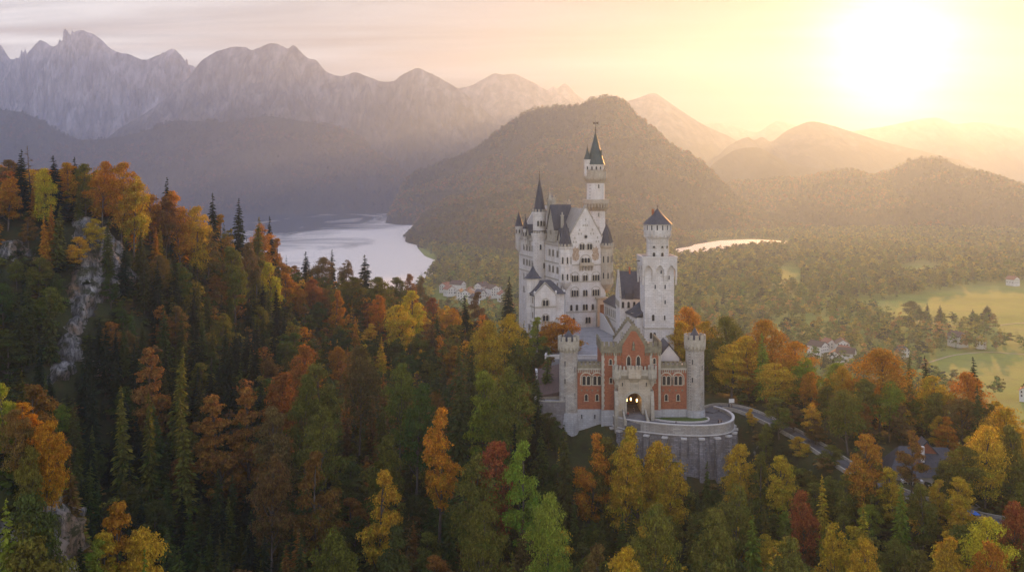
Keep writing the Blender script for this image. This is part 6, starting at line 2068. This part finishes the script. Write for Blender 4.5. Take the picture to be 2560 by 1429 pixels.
# (column, row of the base, kind, turn, label, group)
GV, GR, GF = 'houses of the lakeside village', 'houses below the castle hill', 'farm houses by the meadow'
HOUSES = [
    (1120, 738, 0, 30, 'small red roofed village house, leftmost of the lakeside village', GV), (1137, 745, 2, -20, 'slate roofed village house second from the left by the lake', GV), (1152, 731, 1, 60, 'tall brown roofed house near the lake shore at the back left of the village', GV), (1168, 742, 0, 10, 'red roofed house in the middle of the lakeside village', GV), (1185, 734, 1, -35, 'tall brown roofed house at the back of the village by the wood edge', GV),
    (1200, 746, 2, 40, 'slate roofed house in the front row of the lakeside village', GV), (1214, 736, 0, -10, 'red roofed house right of the village centre below the wood', GV), (1228, 743, 1, 25, 'tall brown roofed house right of the village centre', GV), (1243, 735, 2, -40, 'slate roofed house beside the tall spruce near the palace', GV), (1250, 752, 0, 15, 'red roofed house nearest the palace wall', GV), (1150, 754, 1, -15, 'brown roofed house at the front of the lakeside village', GV), (1180, 758, 2, 20, 'slate roofed house hidden behind the ridge trees', GV), (1098, 728, 0, -30, 'red roofed house at the lake shore by the wood', GV),
    (2052, 892, 1, 35, 'large brown roofed guest house behind the golden trees right of the gatehouse', GR), (2072, 905, 0, -25, 'white red roofed house left in the cluster below the hill', GR), (2092, 884, 1, -10, 'tall white house with brown roof in the middle of the cluster', GR), (2115, 896, 0, 25, 'red roofed house in the cluster behind the orange beech', GR), (2135, 910, 1, 60, 'large house at the right end of the cluster behind the orange beech', GR), (2068, 876, 0, 10, 'red roofed house at the back of the cluster below the hill', GR),
    (2254, 893, 2, 15, 'single slate roofed house right of the large orange beech', GR),
    (2375, 858, 0, -30, 'red roofed house left of the three by the meadow hedge', GF), (2398, 866, 1, 20, 'white brown roofed house in the middle of the three by the meadow hedge', GF), (2442, 868, 2, -15, 'slate roofed house right of the three by the meadow hedge', GF), (2535, 712, 0, 20, 'small farm house at the far right edge of the upper meadow', GF), (2548, 998, 0, -35, 'white red roofed house at the right edge beside the lower meadow', GF),
]


def copy_tree(o, parent=None):
    c = o.copy(); COL.objects.link(c)
    if parent is not None:
        c.parent = parent
    for ch in list(o.children):
        copy_tree(ch, c)
    return c


used = set()
for (px, py, k, turn, lab, grp) in HOUSES:
    o = HP[k] if k not in used else copy_tree(HP[k])
    used.add(k)
    Y = -VALLEY * F / (py - 450)
    o.location = ((px - 1280) / F * Y, Y, VALLEY + 1.5)
    o.rotation_euler = (0, 0, R(turn))
    sc = 1.0 if py > 800 else 1.25
    o.scale = (sc, sc, sc)
    tag(o, lab, 'house', grp)

# lone trees of the meadow
MEADOW = [(2280, 798, 46, 40, 0, 'dark rounded tree on the meadow, broadest of the row', 'b', 2), (2318, 803, 46, 22, 0, 'dark narrow spruce on the meadow just right of the broad rounded tree', 's', 1), (2350, 808, 46, 24, 0, 'dark spruce on the meadow in the middle of the row', 's', 0), (2432, 806, 34, 20, 0, 'small dark spruce on the meadow before the far grass', 's', 0), (2468, 800, 38, 30, 0, 'dark cone shaped tree at the right end of the meadow row', 's', 2), (2300, 806, 36, 30, 0, 'low dark tree on the meadow beside the broad rounded tree', 'b', 0)]
for (px, py, hp, wp, _, lab, kind, var) in MEADOW:
    Y = -VALLEY * F / (py - 450)
    crown, trunk = (BROAD if kind == 'b' else SPRUCE)[var]
    root = thing('meadow_tree', lab, 'tree', ((px - 1280) / F * Y, Y, VALLEY), 0, 'lone trees on the meadow')
    s = Y / F
    wid = 0.6 if kind == 'b' else 0.33
    root.scale = (wp * s / wid, wp * s / wid, hp * s)
    c = link('crown', crown, root); link('trunk', trunk, root)
    c.color = (*jitter_colour('dark' if kind == 's' else 'green', rngc), 1)

# notice board by the drive
nb_ = thing('notice_board', 'white notice board on a post at the bend of the drive', 'sign', ((1829 - 1280) / F * 309, 309, -72.3))
MB().box(-.07, .07, -.07, .07, -1, 3.0).build('post', M_WOOD, nb_)
MB().box(-.85, .85, -.12, -.071, 2.4, 3.7).build('panel', M_PLASTER, nb_)
MB().box(-.95, .95, -.18, .1, 3.702, 3.82).build('board_roof', M_IRON, nb_)

# blue canopy at the parking place
bc = thing('blue_canopy', 'small bright blue canopy beside the road at the lower right', 'canopy', ((2430 - 1280) / F * 226, 226, -78.8))
m_, t_ = new_mat('blue_fabric'); finish(t_, (0.05, 0.16, 0.55), 0.7)
MB().add([(-1.5, -1.2, 2.3), (1.5, -1.2, 2.3), (1.5, 1.2, 2.3), (-1.5, 1.2, 2.3), (0, 0, 3.2)], [(0, 1, 4), (1, 2, 4), (2, 3, 4), (3, 0, 4), (0, 3, 2, 1)]).build('canopy_cloth', m_, bc)
for x in (-1.4, 1.4):
    for y in (-1.1, 1.1):
        MB().box(x - .04, x + .04, y - .04, y + .04, -1, 2.298).build('leg', M_IRON, bc)


def cloth(name, c):
    m, t = new_mat(name)
    finish(t, c, 0.9)
    return m


M_SKIN, M_HAIR = cloth('skin', (0.42, 0.25, 0.17)), cloth('hair', (0.03, 0.02, 0.015))
M_CL = [cloth('dark_coat', (0.025, 0.025, 0.03)), cloth('navy_jacket', (0.03, 0.04, 0.08)), cloth('red_jacket', (0.22, 0.04, 0.03)), cloth('grey_coat', (0.10, 0.10, 0.10))]
M_TR = cloth('dark_trousers', (0.02, 0.02, 0.025))


def person(loc, rz, label, coat, step=0.12, group='visitors at the castle'):
    """walking figure: one skinned body, clothes and hair as parts"""
    g = thing('person', label, 'person', loc, rz, group)

    def skin(name, pts, edges, rad, mat, parent):
        me = bpy.data.meshes.new(name)
        me.from_pydata(pts, edges, [])
        o = link(name, me, parent)
        md = o.modifiers.new('skin', 'SKIN')
        for i, v in enumerate(me.skin_vertices[0].data):
            r = rad[i]
            v.radius = r if isinstance(r, tuple) else (r, r)
        me.skin_vertices[0].data[0].use_root = True
        s = o.modifiers.new('sub', 'SUBSURF'); s.levels = 1; s.render_levels = 1
        dg = bpy.context.evaluated_depsgraph_get()
        nm = bpy.data.meshes.new_from_object(o.evaluated_get(dg))
        o.modifiers.clear()
        o.data = nm
        nm.materials.clear(); nm.materials.append(mat)
        for p in nm.polygons: p.use_smooth = True
        return o
    st = step
    P = [(0, 0, .95), (0, 0, 1.15), (0, 0, 1.38), (0, .0, 1.50), (0, -.02, 1.58), (0, -.02, 1.70),
         (-.10, 0, .90), (-.10, -st * .6, .50), (-.10, -st * 1.6 + .06, .09), (-.11, -st * 1.6 - .1, .04), (.10, 0, .90), (.10, st * .4, .50), (.10, st * 1.8, .10), (.11, st * 1.8 - .14, .04),
         (-.19, 0, 1.40), (-.24, st * .5, 1.14), (-.23, st * .2, .90), (-.22, st * .1, .80), (.19, 0, 1.40), (.24, -st * .5, 1.14), (.23, -st * 1.0, .92), (.22, -st * 1.1, .82)]
    E = [(0, 1), (1, 2), (2, 3), (3, 4), (4, 5), (0, 6), (6, 7), (7, 8), (8, 9), (0, 10), (10, 11), (11, 12), (12, 13), (2, 14), (14, 15), (15, 16), (16, 17), (2, 18), (18, 19), (19, 20), (20, 21)]
    rad = [(.15, .11), (.15, .11), (.17, .11), .06, .085, .09, .09, .062, .042, .04, .09, .062, .042, .04, .06, .045, .036, .035, .06, .045, .036, .035]
    skin('body', P, E, rad, M_SKIN, g)
    skin('coat', [(0, 0, .86), (0, 0, 1.15), (0, 0, 1.40), (-.19, 0, 1.40), (-.24, st * .5, 1.14), (-.232, st * .25, .94), (.19, 0, 1.40), (.24, -st * .5, 1.14), (.232, -st * .9, .96)], [(0, 1), (1, 2), (2, 3), (3, 4), (4, 5), (2, 6), (6, 7), (7, 8)],
         [(.19, .15), (.18, .135), (.19, .13), .085, .065, .055, .085, .065, .055], coat, g)
    skin('trousers', [(0, 0, .93), (-.10, 0, .88), (-.10, -st * .6, .50), (-.10, -st * 1.6 + .06, .12), (.10, 0, .88), (.10, st * .4, .50), (.10, st * 1.8, .13)], [(0, 1), (1, 2), (2, 3), (0, 4), (4, 5), (5, 6)], [(.16, .12), .105, .078, .06, .105, .078, .06], M_TR, g)
    skin('hair', [(0, .01, 1.70), (0, .03, 1.77)], [(0, 1)], [(.10, .10), (.075, .08)], M_HAIR, g)
    return g


def stand(px, Y, zf):
    return ((px - 1280) / F * Y, Y, zf)


person(stand(1690, 288.6, 0)[:2] + (-72.2,), R(70), 'person in a dark coat walking along the curved forecourt wall below the lawn', M_CL[0])
person(stand(1796, 290.6, 0)[:2] + (-72.2,), R(-60), 'person in a navy jacket standing at the right end of the forecourt wall', M_CL[1], .04)
person(stand(1803, 291.2, 0)[:2] + (-72.2,), R(40), 'person in a grey coat beside the one in navy at the forecourt wall', M_CL[3], .03)
person(stand(1570, 294.6, 0)[:2] + (-71.0,), R(180), 'person in a red jacket walking up the ramp into the gate', M_CL[2], .14)
person(stand(1584, 297.4, 0)[:2] + (-70.4,), R(0), 'person in a dark coat coming out of the lit gate passage', M_CL[0], .12)
person(stand(1355, 300.5, 0)[:2] + (-68.0,), R(90), 'person in a dark coat at the left of two on the small side terrace', M_CL[0], .06)
person(stand(1360, 300.8, 0)[:2] + (-68.0,), R(-90), 'person in a grey coat at the right of two on the small side terrace', M_CL[3], .06)

person((79.6, 294.6, -73.55), R(20), 'person in a grey coat walking down the drive just past the notice board', M_CL[3], .13)
person((80.6, 294.0, -73.62), R(20), 'person in a red jacket walking down the drive beside one in grey', M_CL[2], .12)
person((68.5, 310.6, -71.95), R(100), 'person in a navy jacket where the drive leaves the forecourt', M_CL[1], .10)

# farm lanes on the valley floor
for nm, pts in (('lane', [(2200, 790), (2300, 800), (2420, 818), (2520, 808), (2640, 800)]), ('lane', [(2300, 905), (2380, 882), (2460, 874), (2560, 880), (2660, 882)])):
    pp = []
    for px, py in pts:
        Y = -VALLEY * F / (py - 450)
        pp.append(((px - 1280) / F * Y, Y))
    cc = catmull(np.array(pp), 10)
    gz = VALLEY + 4.0 * fbm(cc[:, 0] / 500, cc[:, 1] / 500, 3, 4) - 2 + 0.35
    structure(nm, wall_strip(MB(), cc, -1.1, 1.1, gz - 1.0, gz), M_STEP)

# ------------------------------------------------------------------ woods of the valley and on the far hills (masses)
rngf = np.random.default_rng(21)
PR_V = lod_protos(150)
WCOL = ['olive', 'green', 'moss', 'brown', 'gold', 'dark', 'rust']


def wood_from_photo(name, poly, n, hrange, zfun, protos, share=0.5, cols=WCOL, ymax=1e9):
    xs = [p[0] for p in poly]; ys = [p[1] for p in poly]
    px = rngf.uniform(min(xs), max(xs), n * 4); py = rngf.uniform(min(ys), max(ys), n * 4)
    ok = in_poly(px, py, poly)
    px, py = px[ok][:n], py[ok][:n]
    its = []
    for p, q in zip(px, py):
        Y = -VALLEY * F / (q - 450)
        h = rngf.uniform(*hrange)
        kind = 's' if rngf.random() < share else 'b'
        w = h * (rngf.uniform(.5, .75) if kind == 'b' else rngf.uniform(.28, .38))
        its.append(((p - 1280) / F * Y, Y, VALLEY, h, w, kind, jitter_colour(str(rngf.choice(cols)), rngf, 0.25)))
    return its


FIELDS = [[(2165, 755), (2300, 735), (2420, 712), (2560, 700), (2680, 700), (2680, 805), (2560, 800), (2480, 800), (2420, 812), (2330, 808), (2250, 800), (2205, 785)],
          [(2300, 905), (2360, 884), (2450, 878), (2680, 885), (2680, 965), (2560, 975), (2480, 985), (2350, 960)],
          [(1952, 660), (1985, 655), (2005, 690), (2000, 722), (1950, 724)], [(2225, 668), (2300, 655), (2390, 668), (2330, 690), (2270, 694)], [(1990, 628), (2060, 632), (2060, 640), (1985, 640)],
          [(2030, 885), (2060, 866), (2140, 880), (2160, 905), (2060, 925)],
          [(1690, 622), (1730, 610), (1800, 598), (1880, 595), (1990, 600), (1980, 616), (1900, 620), (1840, 630), (1740, 645), (1680, 645)], [(500, 500), (1064, 528), (1040, 610), (1105, 655), (1060, 712), (500, 760)],
          [(1085, 722), (1260, 722), (1260, 765), (1085, 765)]]
nV = 30000
Yv = np.sqrt(rngf.uniform(760.0 ** 2, 3300.0 ** 2, nV))
pv = rngf.uniform(1040, 2660, nV)
qv = 450 - VALLEY * F / Yv
V_ITEMS, V_FAR = [], []
clump = fbm((pv - 1280) / F * Yv / 120, Yv / 120, 91, 4)
for p, q, Y, c in zip(pv, qv, Yv, clump):
    pp, qq = np.array([p]), np.array([q])
    if any(in_poly(pp, qq, f_)[0] for f_ in FIELDS):
        continue
    if (q > 800 and c < -0.30) or (q <= 800 and c < -0.42 and Y < 1900):
        continue
    near = Y < 1350
    h = rngf.uniform(9, 17) if near else rngf.uniform(13, 23)
    kind = 's' if rngf.random() < (0.18 if near else 0.42) else 'b'
    w = h * (rngf.uniform(.55, .8) if kind == 'b' else rngf.uniform(.28, .38))
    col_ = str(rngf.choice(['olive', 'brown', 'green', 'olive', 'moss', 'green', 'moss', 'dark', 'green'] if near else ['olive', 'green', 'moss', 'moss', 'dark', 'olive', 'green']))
    (V_ITEMS if Y < 1750 else V_FAR).append(((p - 1280) / F * Y, Y, VALLEY, h, w, kind, jitter_colour(col_, rngf, 0.2) * 1.75))  # leaf colours raised to stand in for bright haze low in the valley
print('valley trees', len(V_ITEMS), len(V_FAR))
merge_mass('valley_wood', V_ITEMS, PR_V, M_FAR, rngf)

PR_H = lod_protos(34)
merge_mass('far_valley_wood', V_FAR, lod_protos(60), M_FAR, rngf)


def hill_wood(hill, n, hrange, share, cols, vmax=0.06, name=None):
    P = HILLS[hill]
    nu, nv = P.shape[:2]
    mid = np.argmax(P[nu // 2, :, 2] - 0) if False else None
    # rows of the grid from the foot (0) over the crest; the crest column index
    nvf = int(np.argmax(P[:, :, 2].sum(0)))
    u = rngf.uniform(0, nu - 1.001, n); v = rngf.uniform(0.0, nvf + 3.0, n)
    # spread by real area: long flanks get more
    i, j = u.astype(int), np.minimum(v.astype(int), nv - 2)
    d = np.abs(P[i, j + 1, 1] - P[i, j, 1])
    keep = rngf.random(n) < np.clip(d / np.percentile(d, 80), 0.12, 1)
    u, v, i, j = u[keep], v[keep], i[keep], j[keep]
    fu, fv = (u - i)[:, None], (v - np.minimum(v.astype(int), nv - 2))[:, None]
    Q = P[i, j] * (1 - fu) * (1 - fv) + P[i + 1, j] * fu * (1 - fv) + P[i, j + 1] * (1 - fu) * fv + P[i + 1, j + 1] * fu * fv
    its = []
    st1 = fbm(Q[:, 0] / 260, Q[:, 1] / 260 + Q[:, 2] / 120, 71, 4); st2 = fbm(Q[:, 0] / 90 + 7, Q[:, 1] / 90 + Q[:, 2] / 60, 73, 3)
    for (x, y, z), a1, a2 in zip(Q, st1, st2):
        px = 1280 + x / y * F
        if a2 < -0.42:
            continue
        if px < -60 or px > 2620 or z < VALLEY + 4:
            continue
        h = rngf.uniform(*hrange)
        con = a1 > 0.05
        kind = 's' if rngf.random() < (0.85 if con else share * 0.5) else 'b'
        h *= 1.0 + 0.35 * a2
        w = h * (rngf.uniform(.7, 1.0) if kind == 'b' else rngf.uniform(.34, .46))
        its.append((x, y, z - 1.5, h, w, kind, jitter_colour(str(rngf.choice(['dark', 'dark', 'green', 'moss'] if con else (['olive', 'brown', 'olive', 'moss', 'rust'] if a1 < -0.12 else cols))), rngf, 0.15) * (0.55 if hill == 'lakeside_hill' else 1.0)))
    o = merge_mass(name, its, PR_H, M_FAR, rngf)
    return o


HC = ['moss', 'brown', 'olive', 'green', 'moss', 'dark', 'green', 'dark', 'moss']
hill_wood('castle_hill_behind', 30000, (10, 18), 0.5, HC, name='hill_forest')
hill_wood('shore_spur', 14000, (10, 17), 0.4, HC, name='spur_forest')
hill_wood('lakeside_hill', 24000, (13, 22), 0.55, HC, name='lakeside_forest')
hill_wood('domed_hill', 16000, (11, 19), 0.6, HC, name='dome_forest')

# ------------------------------------------------------------------ the air
def build_haze():
    x0, x1, y0, y1, z0, z1 = -6500, 6500, -500, 9600, VALLEY - 22, 1130
    v = [(x0, y0, z0), (x1, y0, z0), (x1, y1, z0), (x0, y1, z0), (x0, y0, z1), (x1, y0, z1), (x1, y1, z1), (x0, y1, z1)]
    f = [0, 3, 2, 1, 4, 5, 6, 7, 0, 1, 5, 4, 1, 2, 6, 5, 2, 3, 7, 6, 3, 0, 4, 7]
    m = bpy.data.materials.new('haze')
    m.use_nodes = True
    t = NT(m.node_tree)
    pv = t.n('ShaderNodeVolumePrincipled')
    pv.inputs['Color'].default_value = (0.33, 0.455, 0.76, 1)
    pv.inputs['Density'].default_value = HAZE_DENSITY
    pv.inputs['Anisotropy'].default_value = 0.59
    o = t.n('ShaderNodeOutputMaterial')
    t.l(pv.outputs[0], o.inputs['Volume'])
    ob = link('haze', raw_mesh('haze', np.array(v), np.array(f), [4] * 6, [m]))
    ob['kind'] = 'stuff'


build_haze()
